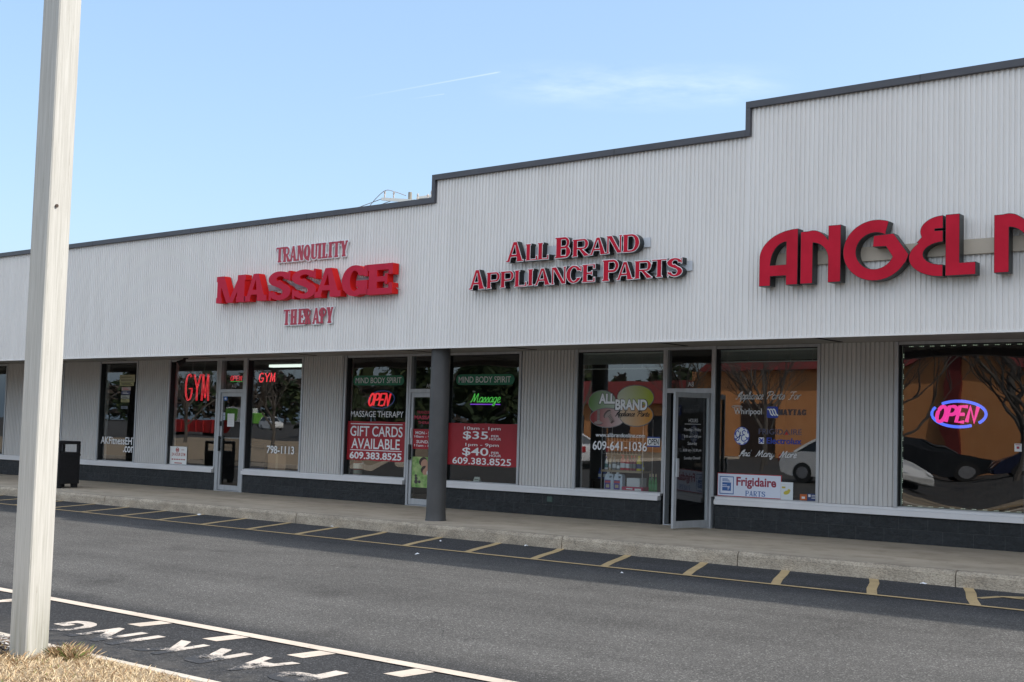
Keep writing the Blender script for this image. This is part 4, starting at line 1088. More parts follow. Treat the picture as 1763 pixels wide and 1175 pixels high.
flat('small blue square sticker at the top of the fitness door glass', 'sticker', MB().rect(-20.30, -20.19, 1.87, 1.95, .018, 0).rect(-20.27, -20.22, 1.89, 1.93, .017, 1), [mat('sticker blue', (.03, .16, .5), .5), VINYL], 'sticker')
b = MB().rect(-20.158, -19.942, 1.33, 1.60, .018, 0)
for k in range(6): b.rect(-20.13, -19.97 - .02 * (k % 3), 1.37 + .035 * k, 1.376 + .035 * k, .017, 1)
flat('white printed notice taped to the fitness door glass', 'notice', b, [PAPER, VINYL_GREY], 'paper_notice')
flat('narrow pale notice near the left edge of the fitness door', 'notice', MB().rect(-20.305, -20.235, 1.465, 1.62, .018, 0).rect(-20.295, -20.245, 1.55, 1.56, .017, 1), [mat('pale blue paper', (.45, .5, .6), .7), INK], 'paper_notice')
t = thing('flood_lamp', 'small black flood lamp fixed under the soffit above the left gym neon', 'lamp', (-20.95, -.5, 2.745))
MB().lathe(-20.95, -.5, [(.05, 2.72), (.05, 2.744)], 14).build('mount', BLACK_METAL, t, smooth=True)
MB().tube([(-20.95, -.5, 2.72), (-20.97, -.52, 2.68), (-21.0, -.53, 2.66)], .014, 8).build('arm', BLACK_METAL, t, smooth=True)
MB().tube([(-20.96, -.50, 2.70), (-21.0, -.56, 2.66), (-21.04, -.62, 2.615)], [.035, .045, .065], 14).build('lamp_head', BLACK_METAL, t, smooth=True)
t = thing('storage_bin', 'tall black bin standing inside the right fitness window', 'bin', (-19.5, .5, 0))
bevel(MB().box(-19.80, -19.28, .3, .85, 0.002, .93).build('body', BLACK_METAL, t), .03)
bevel(MB().box(-19.83, -19.25, .27, .88, .931, .985).build('lid', BLACK_METAL, t), .015)
bevel(MB().box(-19.79, -19.29, .27, .299, .42, .49).build('blue_band', mat('cobalt plastic', (.03, .03, .25), .5), t), .004)
t = thing('cardboard_box', 'brown carton beside the black bin inside the fitness window', 'box', (-19.1, .6, 0))
bevel(MB().box(-19.24, -18.70, .35, .85, 0.002, .80).build('carton', mat('brown carton', (.30, .19, .11), .8), t), .006)
MB().rect(-19.0, -18.93, .2, .80, .349).build('tape', mat('tan tape', (.38, .27, .16), .5), t)

# massage shop
def pill(x0, x1, z0, z1, y):
    r = (z1 - z0) / 2; zc = (z0 + z1) / 2
    return [arc(x1 - r, zc, r, r, -90, 90, 12) + arc(x0 + r, zc, r, r, 90, 270, 12)]
for (x0, x1, t0, t1, lab) in ((-16.558, -15.246, -16.495, -15.317, 'green rounded decal reading MIND BODY SPIRIT above the red neon OPEN sign'), (-14.0, -12.695, -13.94, -12.773, 'green rounded decal reading MIND BODY SPIRIT above the green neon word')):
    d = decal('window_decal', lab, 'decal', (x0, GY, 2.17), 'green decals on the massage windows')
    MB().loops(pill(x0, x1, 2.174, 2.36, GY), 0, 0, GY).build('green_panel', GREEN_PILL, d)
    text(MB(), 'MIND BODY SPIRIT', t0, t1, 2.214, 2.322, GY - .002, bold=.006).build('printed_words', VINYL_GREY, d)
t = thing('neon_sign', 'red neon OPEN sign in a dim blue oval ring in the left massage window', 'neon sign', (-15.9, .12, 1.75))
op = neon_word('OPEN', -16.22, -15.635, 1.80, 2.02, .3, .22)
for st in (op[:1], op[1:2], op[2:4], op[4:]):
    b = MB(); neon_text(b, st, .019, .12); b.build('letter_tube', NEON_RED, t)
rg = arc(-15.90, 1.91, .335, .165, 0, 360, 40)
MB().tube([(q[0] + .25 * (q[1] - 1.91), .135, q[1]) for q in rg[:-1]], .011, 6, closed=True).build('ring_tube', NEON_DIM, t)
flat('white lettering reading MASSAGE THERAPY below the red neon OPEN sign', 'lettering', text(MB(), 'MASSAGE THERAPY', -16.588, -15.236, 1.58, 1.692, GY, bold=.01), VINYL_GREY)
def drop(mb, x0, x1, z0, z1, y, sagl=0.0, sagr=0.0):
    n = 16
    vs = [(x0 + (x1 - x0) * i / n, y, z0 + sagl * (1 - i / n) + sagr * i / n + .006 * math.sin(i * 1.3)) for i in range(n + 1)] + [(x0 + (x1 - x0) * i / n, y, z1 + .004 * math.sin(i * .9)) for i in range(n + 1)]
    return mb.add(vs, [(i, i + 1, n + 2 + i, n + 1 + i) for i in range(n)])
t = thing('window_banner', 'red banner reading GIFT CARDS AVAILABLE with a phone number', 'banner', (-15.9, GY, .76))
drop(MB(), -16.665, -15.12, .768, 1.498, GY).build('sheet', BANNER_RED, t)
b = text(MB(), 'GIFT CARDS', -16.583, -15.241, 1.217, 1.41, GY - .003, bold=.012); text(b, 'AVAILABLE', -16.545, -15.30, .985, 1.178, GY - .003, bold=.012)
text(b, '609.383.8525', -16.58, -15.248, .79, .925, GY - .003, bold=.025)
b.rect(-16.582, -15.248, 1.442, 1.456, GY - .003).rect(-16.577, -15.248, .952, .966, GY - .003)
b.build('printed_words', VINYL, t)
t = thing('window_banner', 'red banner listing hourly prices of $35 and $40', 'banner', (-13.3, GY, .76))
drop(MB(), -14.145, -12.552, .768, 1.50, GY).build('sheet', BANNER_RED, t)
b = MB(); y = GY - .003
text(b, '10am - 1pm', -13.775, -12.962, 1.375, 1.445, y, bold=.008); text(b, '$35', -13.798, -13.235, 1.21, 1.365, y, bold=.012)
text(b, 'PER', -13.165, -12.991, 1.27, 1.306, y, bold=.008); text(b, 'HOUR', -13.209, -12.948, 1.218, 1.258, y, bold=.008)
text(b, '1pm - 9pm', -13.737, -12.993, 1.09, 1.158, y, bold=.008); text(b, '$40', -13.804, -13.217, .924, 1.08, y, bold=.012)
text(b, 'PER', -13.154, -12.98, .983, 1.02, y, bold=.008); text(b, 'HOUR', -13.197, -12.937, .932, .972, y, bold=.008)
text(b, '609.383.8525', -14.024, -12.715, .787, .905, y, bold=.012)
b.build('printed_words', VINYL, t)
t = thing('neon_sign', 'green script neon sign reading Massage with a purple underline', 'neon sign', (-13.4, .12, 1.8))
strokes = script_strokes('Massage', -13.72, -13.05, 1.872, 2.03, .18)
b = MB(); neon_text(b, strokes, .0065, .12); b.build('script_tube', NEON_GREEN, t)
MB().tube([(-13.717, .12, 1.838), (-13.22, .12, 1.838)], .009, 6).tube([(-13.15, .12, 1.838), (-13.054, .12, 1.838)], .009, 6).build('underline_tube', NEON_PURPLE, t)
MB().box(-13.67, -13.62, .115, .135, 2.045, 2.075).build('hanger', PAPER, t)
t = thing('window_poster', 'red panel of opening hours on the massage door glass', 'notice', (-14.8, .018, 1.0))
MB().rect(-14.965, -14.37, 1.02, 1.38, .018).build('red_panel', BANNER_RED, t)
for w_, x0, x1, z0, z1 in (('MON - SAT', -14.90, -14.43, 1.285, 1.34), ('10am - 9pm', -14.92, -14.41, 1.215, 1.265), ('SUNDAY', -14.87, -14.46, 1.125, 1.18), ('11am - 8pm', -14.92, -14.41, 1.05, 1.105)):
    text(MB(), w_, x0, x1, z0, z1, .016, bold=.015).build('text_line', VINYL, t)
b = text(MB(), 'TRANQUILITY', -14.88, -14.45, 1.65, 1.708, .018, bold=.02); text(b, 'MASSAGE', -14.945, -14.39, 1.555, 1.625, .018, bold=.05); text(b, 'THERAPY', -14.85, -14.48, 1.472, 1.522, .018, bold=.02)
flat('red lettering of the shop name on the massage door glass', 'lettering', b, mat('bright red vinyl', (.42, .03, .06), .5))
t = thing('window_poster', 'green poster of two resting faces on the massage door', 'poster', (-14.7, .018, .31))
GP = noisy('green leafy print', (.10, .26, .05), (.42, .52, .22), 9, 5, .6)
MB().rect(-14.965, -14.37, .33, .88, .019).build('sheet', GP, t)
SKIN = mat('printed skin', (.45, .25, .17), .7); HAIR = mat('printed dark hair', (.055, .035, .03), .7)
def disc(mb, cx, cz, rx, rz, y, m=0, a=0.0):
    q = [(p[0] * math.cos(a) - p[1] * math.sin(a) + cx, p[0] * math.sin(a) + p[1] * math.cos(a) + cz) for p in arc(0, 0, rx, rz, 0, 345, 22)]
    return mb.loops([q], 0, 0, y, None, m)
b = MB(); disc(b, -14.70, .80, .095, .075, .0175, 1, .5); disc(b, -14.665, .765, .085, .07, .0170, 0, .6); disc(b, -14.66, .655, .085, .065, .0165, 1, .4); disc(b, -14.62, .625, .085, .06, .0160, 0, .5); disc(b, -14.52, .68, .12, .10, .0155, 0, .3); disc(b, -14.50, .60, .10, .07, .0150, 2)
b.build('printed_faces', [SKIN, HAIR, PAPER], t)
b = MB()
for cx_, cz_, r_ in ((-14.85, .43, .036), (-14.77, .43, .028), (-14.85, .49, .03), (-14.86, .54, .024)): disc(b, cx_, cz_, r_ * 1.2, r_, .017)
b.build('printed_stones', mat('printed stone', (.07, .06, .055), .7), t)
flat('small white unit number A9 above the massage door, half hidden by the column', 'unit number', text(MB(), 'A9', -14.70, -14.60, 2.13, 2.2, GY), VINYL_GREY, 'unit_number')
t = thing('tent_card', 'small white folded card on the sill of the right massage window', 'card', (-13.55, .2, .48))
MB().add([(-13.625, .14, .48), (-13.485, .14, .48), (-13.495, .175, .568), (-13.615, .175, .568), (-13.625, .21, .48), (-13.485, .21, .48)], [(0, 1, 2, 3), (5, 4, 3, 2)]).build('folded_sheet', PAPER, t)
MB().add([(u, .138 + (v - .48) * .398, v) for u, v in ((-13.60, .515), (-13.51, .515), (-13.51, .525), (-13.60, .525))], [(0, 1, 2, 3)]).build('printing', INK, t)
t = thing('fire_extinguisher', 'red canister with a white label at the left end of the massage window', 'extinguisher', (-16.5, .22, .48))
MB().lathe(-16.53, .22, [(.085, .482), (.088, .50), (.088, .72), (.06, .77), (.03, .79), (.03, .83)], 20).build('body', mat('extinguisher red', (.35, .03, .02), .35), t, smooth=True)
MB().lathe(-16.53, .22, [(.0895, .60), (.0895, .70)], 20).build('label_band', PAPER, t, smooth=True)
MB().box(-16.56, -16.50, .2, .24, .831, .845).box(-16.62, -16.56, .205, .235, .825, .838).build('lever', BLACK_METAL, t)
MB().lathe(-16.53, .22, [(.0893, .50), (.0893, .575)], 20).build('instruction_band', mat('cream label', (.5, .48, .42), .6), t, smooth=True)

# appliance shop, left window
def grad(name, c0, c1, x0, x1):
    m = mat(name, c0, .5); t = m.node_tree
    g = node(t, 'ShaderNodeNewGeometry'); sp = node(t, 'ShaderNodeSeparateXYZ'); t.links.new(g.outputs['Position'], sp.inputs[0])
    k = mth(t, 'DIVIDE', mth(t, 'SUBTRACT', sp.outputs[0], x0 + X0), x1 - x0, True)
    t.links.new(mixc(t, k, c0, c1), t.nodes['Principled BSDF'].inputs['Base Color']); return m
t = thing('window_decal', 'decal of four coloured ovals with two screws reading ALL BRAND Appliance Parts', 'decal', (-10.5, GY, 1.47))
RIM = mat('grey decal rim', (.18, .18, .18), .5)
def oval(nm, cx, cz, rx, rz, y, m, a=0.0):
    o = disc(MB(), cx, cz, rx, rz, y, 0, a).build(nm, m, t); disc(MB(), cx, cz, rx + .012, rz + .014, y + .0006, 0, a).build('oval_rim', RIM, o)
oval('green_oval', -10.895, 1.885, .262, .185, .0440, grad('decal green', (.09, .20, .035), (.42, .48, .40), -11.15, -10.6), .0)
oval('lime_oval', -10.27, 1.965, .335, .188, .0425, grad('decal lime', (.48, .50, .36), (.36, .42, .015), -10.5, -9.98))
oval('red_oval', -10.79, 1.637, .33, .150, .0410, grad('decal red', (.24, .02, .018), (.55, .44, .42), -11.05, -10.5))
oval('orange_oval', -10.25, 1.688, .31, .175, .0395, grad('decal orange', (.52, .40, .28), (.55, .22, .01), -10.5, -9.98))
b = text(MB(), 'ALL', -10.967, -10.633, 1.853, 2.036, .0375, bold=.07, m=0); text(b, 'BRAND', -10.65, -10.03, 1.754, 1.943, .0375, bold=.07, m=0)
text(b, 'ALL', -10.955, -10.645, 1.862, 2.027, .0365, bold=.045, m=1); text(b, 'BRAND', -10.638, -10.042, 1.763, 1.935, .0365, bold=.045, m=1)
b.build('printed_words', [INK, VINYL], t)
script(MB(), 'Appliance', -10.637, -10.27, 1.665, 1.745, .0365, .011).build('script_words', INK, t)
script(MB(), 'Parts', -10.22, -10.0, 1.665, 1.745, .0365, .011).build('script_words', INK, t)
b = MB(); SC = mat('printed steel', (.30, .24, .22), .4, .3); SC2 = mat('printed steel dark', (.11, .07, .065), .5)
b.loops([[(-10.98, 1.56), (-10.93, 1.56), (-10.93, 1.775), (-10.98, 1.775)]], 0, 0, .0375); disc(b, -10.955, 1.548, .085, .028, .0370, 1)
disc(b, -10.955, 1.556, .08, .024, .0366, 0)
for k in range(9): b.loops([[(-10.985, 1.60 + k * .02), (-10.925, 1.606 + k * .02), (-10.925, 1.613 + k * .02), (-10.985, 1.607 + k * .02)]], 0, 0, .0362, None, 1)
b.loops([[(-10.80, 1.70), (-10.75, 1.735), (-10.665, 1.60), (-10.72, 1.55)]], 0, 0, .0375); disc(b, -10.79, 1.70, .085, .045, .0370, 1, .75); disc(b, -10.775, 1.69, .075, .034, .0366, 0, .75); disc(b, -10.69, 1.572, .034, .02, .0366, 1, .75)
for k in range(6): b.loops([[(-10.77 + k * .015, 1.655 - k * .02), (-10.715 + k * .015, 1.695 - k * .02), (-10.712 + k * .015, 1.688 - k * .02), (-10.766 + k * .015, 1.647 - k * .02)]], 0, 0, .0360, None, 1)
b.build('printed_screws', [SC, SC2], t)
b = text(MB(), 'www.allbrandonline.com', -11.005, -10.073, 1.328, 1.392, GY, bold=.012)
flat('white web address below the four oval decal', 'lettering', b, VINYL)
flat('large white phone number 609-641-1036 across the appliance window', 'lettering', text(MB(), '609-641-1036', -11.058, -10.034, 1.115, 1.262, GY, bold=.012), VINYL)
t = thing('open_sign', 'small white OPEN plate with blue bars hung by the appliance door', 'sign', (-9.9, .1, 1.19))
MB().box(-10.03, -9.80, .038, .042, 1.192, 1.35).build('plate', PAPER, t)
MB().rect(-10.03, -9.80, 1.192, 1.213, .037).rect(-10.03, -9.80, 1.33, 1.35, .037).build('blue_bar', mat('printed blue', (.02, .06, .26), .5), t)
text(MB(), 'OPEN', -10.01, -9.82, 1.225, 1.32, .036, bold=.02).build('printed_words', INK, t)
# blinds rolled up at the head of the appliance windows
BLIND = mat('grey green blind slat', (.46, .54, .52), .5)
for (x0, x1, z0, zb, lab) in ((-11.33, -9.735, 2.50, 2.42, 'raised grey slatted blind in the window left of the open door'), (-8.80, -7.20, 2.53, 2.50, 'raised grey slatted blind in the window right of the open door')):
    t = thing('window_blind', lab, 'blind', (x0, .15, 2.69), 'raised blinds of the appliance shop')
    MB().box(x0, x1, .10, .15, 2.665, 2.698).build('head_rail', BLIND, t)
    b = MB()
    k = 0; z = z0
    while z < 2.66:
        b.add([(x0, .10, z), (x1, .10, z), (x1, .112, z + .0084), (x0, .112, z + .0084)], [(0, 1, 2, 3)]); z += .0085
    b.build('slats', BLIND, t)
    MB().box(x0, x1, .105, .135, zb, zb + .014).build('bottom_rail', BLIND, t)
    b = MB()
    for q in range(5): xx = x0 + .12 + (x1 - x0 - .24) * q / 4; b.box(xx - .004, xx + .004, .099, .101, zb, 2.67)
    b.build('ladder_cord', mat('pale cord', (.4, .44, .43), .6), t)
# goods rack
RK = mat('chrome rack wire', (.6, .6, .6), .3, .6)
t = thing('display_rack', 'wire display rack with one shelf behind the appliance window', 'rack', (-10.7, .5, 0))
for x in (-11.11, -10.325):
    for y in (.4, .7): MB().tube([(x, y, 0.0), (x, y, 1.62)], .008, 6).build('post', RK, t)
MB().box(-11.11, -10.325, .38, .72, .755, .79).build('shelf', mat('tan shelf edge', (.30, .25, .17), .6), t)
b = MB()
for k in range(14): x = -11.10 + k * .0592; b.tube([(x, .39, 1.05), (x, .39, 1.37)], .0025, 4, cap=False)
for z in (1.05, 1.15, 1.26, 1.37): b.tube([(-11.11, .388, z), (-10.325, .388, z)], .0025, 4, cap=False)
b.build('wire_grid', RK, t)
MB().box(-11.5, -10.2, .30, .8, .40, .452).build('base_shelf', mat('dark shelf', (.03, .03, .03), .6), t)
def bottle(x, y, z, h, r, body, cap, lab, label, group, spray=False, ell=.7):
    t = thing('cleaner_bottle', label, 'bottle', (x, y, z), group)
    MB().lathe(x, y, [(r * .92, z + .001), (r, z + h * .05), (r, z + h * .55), (r * .85, z + h * .66), (r * .36, z + h * .78), (r * .34, z + h * .84)], 16, 0, ell).build('body', body, t, smooth=True)
    if spray: MB().box(x - r * .7, x + r * .4, y - .012, y + .012, z + h * .9, z + h).lathe(x, y, [(r * .4, z + h * .841), (r * .4, z + h * .9)], 12).build('trigger', cap, t)
    else: MB().lathe(x, y, [(r * .45, z + h * .841), (r * .45, z + h)], 12).build('cap', cap, t, smooth=True)
    MB().lathe(x, y, [(r * 1.01, z + h * .15), (r * 1.01, z + h * .45)], 16, 0, ell).build('label_band', lab, t, smooth=True)
mred, mdred, myel, mgrey, mwht, mblu, mgrn, mtan = (mat(n_, c_, .35) for n_, c_ in (('red plastic', (.45, .015, .03)), ('dark red plastic', (.22, .02, .04)), ('yellow plastic', (.55, .48, .02)), ('smoke plastic', (.16, .18, .19)), ('white plastic', (.62, .68, .72)), ('blue plastic', (.02, .07, .35)), ('green plastic', (.02, .22, .05)), ('cream plastic', (.48, .42, .28))))
lred, lnavy, lgreen = mat('red print', (.5, .05, .07), .5), mat('navy print', (.03, .04, .16), .5), mat('teal print', (.05, .2, .2), .5)
GB = 'cleaner bottles on the rack shelf'
for x, h, r, bo, ca, la, lb_, sp in ((-11.055, .215, .030, mwht, mblu, lgreen, 'white bottle with a teal label, leftmost on the rack shelf', 0), (-10.985, .19, .022, mtan, mtan, mwht, 'slim cream bottle on the rack shelf', 0), (-10.90, .215, .038, mgrey, mgrey, mwht, 'smoke grey jar with a pale lid band on the rack shelf', 0), (-10.823, .165, .031, mgrey, mgrey, mwht, 'short smoke grey bottle on the rack shelf', 0),
    (-10.735, .26, .048, mred, mred, mwht, 'big bright red bottle, tallest on the rack shelf', 1), (-10.645, .24, .038, mred, mdred, mwht, 'slim bright red bottle right of the tallest red one', 0), (-10.570, .243, .029, mdred, mred, mgrey, 'left one of two dark red bottles with grey labels', 0), (-10.512, .245, .029, mdred, mred, mgrey, 'right one of two dark red bottles with grey labels', 0), (-10.425, .242, .048, myel, myel, lnavy, 'large yellow bottle with a dark label on the rack shelf', 0), (-10.353, .14, .018, myel, myel, mwht, 'small yellow bottle at the right end of the rack shelf', 0)):
    bottle(x, .46, .791, h, r, bo, ca, la, lb_, GB, sp)
def jug(x, lab):
    t = thing('cleaner_jug', lab, 'jug', (x, .40, .452), 'white jugs at the foot of the window')
    x0, x1, z0 = x - .085, x + .085, .453
    out_ = [(x0, 0), (x1, 0), (x1, .20), (x1 - .005, .255), (x1 - .03, .275), (x1 - .075, .275), (x0 + .085, .245), (x0 + .075, .275), (x0 + .03, .275), (x0 + .025, .24), (x0, .205)]
    hole = [(x1 - .075, .205), (x1 - .03, .215), (x1 - .028, .245), (x1 - .075, .24)]
    bevel(MB().loops([[(p[0], p[1]) for p in out_], hole], 0, z0, .36, .45).build('body', mat('pale blue plastic', (.50, .60, .70), .4), t), .008)
    MB().lathe(x0 + .052, .405, [(.024, z0 + .2755), (.024, z0 + .30)], 12).build('cap', mwht, t, smooth=True)
    b = MB().rect(x0 + .012, x1 - .045, z0 + .015, z0 + .175, .358, 0).rect(x0 + .012, x1 - .045, z0 + .13, z0 + .158, .357, 1).rect(x0 + .035, x1 - .07, z0 + .05, z0 + .10, .357, 2)
    b.build('printed_label', [mat('violet print', (.08, .05, .28), .5), lred, mtan], t)
jug(-10.94, 'pale blue white jug, left of the pair standing on the window shelf'); jug(-10.762, 'pale blue white jug, right of the pair standing on the window shelf')
t = thing('carton', 'white carton standing on the flat pink box', 'box', (-10.48, .45, .53)); bevel(MB().box(-10.60, -10.355, .37, .58, .533, .672).build('box_body', mat('white carton', (.62, .66, .68), .7), t), .004)
MB().rect(-10.60, -10.355, .60, .604, .3685).build('flap_line', VINYL_GREY, t)
t = thing('flat_box', 'flat pink and red printed box on the window shelf', 'box', (-10.49, .45, .453)); bevel(MB().box(-10.69, -10.285, .36, .60, .453, .531).build('box_body', mat('pink red carton', (.48, .03, .10), .5), t), .004)
MB().rect(-10.60, -10.48, .49, .51, .3585).rect(-10.44, -10.32, .475, .51, .3585).build('printing', VINYL, t)
for i, x in enumerate((-10.27, -10.215, -10.16)):
    bottle(x, .55, .45, .30, .026, mgrn, mtan, mat('leaf print', (.05, .3, .1), .5), ('leftmost', 'middle one', 'rightmost')[i] + ' of three green bottles beside the white carton', 'green bottles by the appliance door')
for i, x in enumerate((-11.37, -11.27)):
    bottle(x, .75, .62, .18, .034, mblu, mblu, mwht, ('left', 'right')[i] + ' one of two blue bottles in the shadow left of the rack', 'blue bottles left of the rack')
t = thing('side_table', 'small dark stand under the blue bottles', 'stand', (-11.35, .75, 0)); bevel(MB().box(-11.44, -11.19, .6, .9, .585, .6195).build('top', BLACK_METAL, t), .004)
for x in (-11.42, -11.21):
    for y in (.62, .88): MB().box(x - .015, x + .015, y - .015, y + .015, .001, .5845).build('leg', BLACK_METAL, t)
# appliance shop, right window
b = script(MB(), 'Appliance', -8.503, -8.06, 1.945, 2.058, GY, .011); script(b, 'Parts', -8.0, -7.72, 1.945, 2.058, GY, .011); script(b, 'For', -7.66, -7.46, 1.945, 2.058, GY, .011)
flat('white script lettering reading Appliance Parts For', 'lettering', b, VINYL_GREY)
b = script(MB(), 'And', -8.436, -8.235, 1.10, 1.195, GY, .011); script(b, 'Many', -8.17, -7.86, 1.10, 1.195, GY, .011); script(b, 'More', -7.79, -7.52, 1.10, 1.195, GY, .011)
flat('white script lettering reading And Many More', 'lettering', b, VINYL_GREY)
b = text(MB(), 'Whirlpool', -8.532, -8.079, 1.694, 1.808, GY, bold=.008); 
for q in ((-8.495, 0), (-8.30, 1)): b.rect(q[0], q[0] + .03, 1.722, 1.727, GY - .0005)
b.tube([(p[0], GY, p[1]) for p in arc(-8.482, 1.831, .088, .019, 20, 380, 22)], .0035, 4); b.tube([(-8.54, GY, 1.826), (-8.48, GY, 1.84), (-8.41, GY, 1.833)], .0035, 4)
flat('white logo reading Whirlpool with a thin ellipse over it', 'logo', b, VINYL_GREY, 'window_logo')
t = thing('window_logo', 'dark lettering reading MAYTAG beside a blue square with white waves', 'logo', (-7.7, GY, 1.68))
def rsq(x0, x1, z0, z1, r): return arc(x1 - r, z1 - r, r, r, 0, 90, 5) + arc(x0 + r, z1 - r, r, r, 90, 180, 5) + arc(x0 + r, z0 + r, r, r, 180, 270, 5) + arc(x1 - r, z0 + r, r, r, 270, 360, 5)
MB().loops([rsq(-7.998, -7.819, 1.672, 1.838, .025)], 0, 0, GY).build('blue_square', BLUE_INK, t)
b = MB()
for k in range(3): ribbon(b, spline([(-7.985 + .042 * k, 1.80), (-7.955 + .042 * k, 1.79), (-7.93 + .042 * k, 1.73), (-7.905 + .042 * k, 1.712), (-7.895 + .042 * k, 1.712)]), .020, GY - .002)
b.build('white_wave', VINYL, t)
for i, ch in enumerate('MAYTAG'):
    x = -7.813 + i * .0725
    MB().loops(st_serif(ch, .068, .084).loops(0), x, 1.716, GY, None).build('letter', mat('dark grey vinyl', (.045, .045, .06), .5), t)
t = thing('window_logo', 'round white medallion with curly GE monogram in blue', 'logo', (-8.4, GY, 1.26))
disc(MB(), -8.397, 1.398, .127, .137, GY).build('blue_disc', BLUE_INK, t); disc(MB(), -8.397, 1.398, .117, .127, GY - .002).build('white_disc', VINYL, t)
b = MB()
for g in ([(-8.44, 1.45), (-8.46, 1.475), (-8.49, 1.45), (-8.49, 1.40), (-8.46, 1.375), (-8.43, 1.40), (-8.42, 1.46), (-8.43, 1.37), (-8.46, 1.325), (-8.485, 1.345), (-8.44, 1.385), (-8.40, 1.41)], [(-8.335, 1.455), (-8.35, 1.48), (-8.385, 1.46), (-8.37, 1.42), (-8.345, 1.415), (-8.385, 1.405), (-8.40, 1.355), (-8.37, 1.32), (-8.325, 1.335), (-8.31, 1.37), (-8.335, 1.385)]): ribbon(b, spline(g), .013, GY - .004)
for k in range(8): ribbon(b, [(-8.397 + .108 * math.cos(a_), 1.398 + .117 * math.sin(a_)) for a_ in (k * math.pi / 4 + .3, k * math.pi / 4 + .5, k * math.pi / 4 + .65)], .014, GY - .003)
b.build('monogram', BLUE_INK, t)
t = thing('window_logo', 'thin dark lettering reading FRIGIDAIRE with a red triangle', 'logo', (-7.8, GY, 1.43))
text(MB(), 'FRIGID', -8.122, -7.74, 1.43, 1.512, GY, bold=.0).build('lettering', mat('violet grey vinyl', (.09, .09, .16), .5), t); text(MB(), 'IRE', -7.61, -7.447, 1.43, 1.512, GY).build('lettering', mat('violet grey vinyl'), t)
MB().loops([[(-7.735, 1.43), (-7.625, 1.43), (-7.68, 1.512)], [(-7.717, 1.44), (-7.68, 1.495), (-7.643, 1.44)][::-1]], 0, 0, GY).build('lettering', mat('violet grey vinyl'), t)
MB().loops([[(-7.71, 1.43), (-7.65, 1.43), (-7.68, 1.478)]], 0, 0, GY - .002).build('red_triangle', mat('red vinyl', (.45, .02, .03), .5), t)
t = thing('window_logo', 'blue lettering reading Electrolux with a small blue emblem', 'logo', (-7.8, GY, 1.29))
MB().loops([rsq(-8.12, -8.033, 1.29, 1.382, .006)], 0, 0, GY).build('emblem', VINYL, t)
b = MB(); ribbon(b, spline([(-8.11, 1.37), (-8.075, 1.335), (-8.11, 1.30)]), .018, GY - .002); ribbon(b, spline([(-8.045, 1.37), (-8.07, 1.336), (-8.045, 1.30)]), .018, GY - .002); b.rect(-8.115, -8.04, 1.331, 1.341, GY - .005); b.build('emblem_mark', BLUE_INK, t)
text(MB(), 'Electrolux', -7.993, -7.445, 1.294, 1.384, GY, bold=.02).build('lettering', BLUE_INK, t)
t = thing('window_poster', 'red bordered white sign reading Frigidaire PARTS leaning in the window', 'sign', (-8.2, .03, .49))
MB().box(-8.785, -7.745, .040, .047, .492, .838).build('border', mat('red sign border', (.42, .03, .04), .5), t)
MB().box(-8.775, -7.755, .0365, .0395, .503, .827).build('board', mat('pale blue white board', (.66, .70, .80), .6), t)
b = MB().rect(-8.745, -8.51, .525, .79, .0360, 0).rect(-8.733, -8.522, .538, .777, .0355, 1).rect(-8.70, -8.555, .575, .70, .0350, 0).rect(-8.70, -8.62, .655, .665, .0345, 1).rect(-8.70, -8.60, .63, .64, .0345, 1)
for k in range(3): b.rect(-8.70, -8.57 - .02 * k, .715 + .016 * k, .724 + .016 * k, .0350, 0)
text(b, 'F', -8.607, -8.575, .59, .645, .0345, 1, bold=.02); b.build('emblem', [mat('sign blue', (.04, .12, .35), .5), mat('pale blue white board')], t)
text(MB(), 'Frigidaire', -8.469, -7.826, .618, .79, .0360, bold=.03).build('printed_words', mat('sign dark red', (.28, .02, .05), .5), t)
for i, ch in enumerate('PARTS'):
    MB().loops(slab(ch, .058, .078, .2, .09, .08, .05).loops(0), -8.318 + .0655 * i, .513, .0360, None).build('printed_words', mat('sign blue'), t)
t = thing('window_poster', 'small white flyer with a yellow part printed on it', 'flyer', (-7.66, .03, .49))
MB().box(-7.752, -7.562, .036, .039, .485, .745).build('sheet', mat('pale paper', (.64, .68, .70), .7), t)
b = disc(MB(), -7.66, .595, .05, .028, .0352, 0, .3); disc(b, -7.625, .625, .022, .022, .0346); b.rect(-7.735, -7.68, .655, .68, .0352); b.build('printed_part', mat('printed yellow', (.50, .42, .05), .6), t)
MB().rect(-7.73, -7.60, .71, .718, .0352).rect(-7.73, -7.59, .535, .54, .0352).rect(-7.73, -7.63, .51, .515, .0352).build('printing', VINYL_GREY, t)
flat('small orange sticker low in the right corner of the appliance window', 'sticker', MB().rect(-7.457, -7.35, .497, .583, GY, 0).rect(-7.43, -7.38, .52, .55, GY - .001, 1), [mat('orange vinyl', (.45, .10, .02), .5), VINYL_GREY], 'sticker')
b = MB().rect(-7.342, -7.205, .497, .598, GY, 0).rect(-7.33, -7.295, .55, .585, GY - .001, 1)
for k in range(3): b.rect(-7.28, -7.225, .57 - .02 * k, .577 - .02 * k, GY - .001, 1)
flat('small navy sticker with pale print beside the orange one', 'sticker', b, [mat('navy vinyl', (.03, .05, .15), .5), VINYL_GREY], 'sticker')
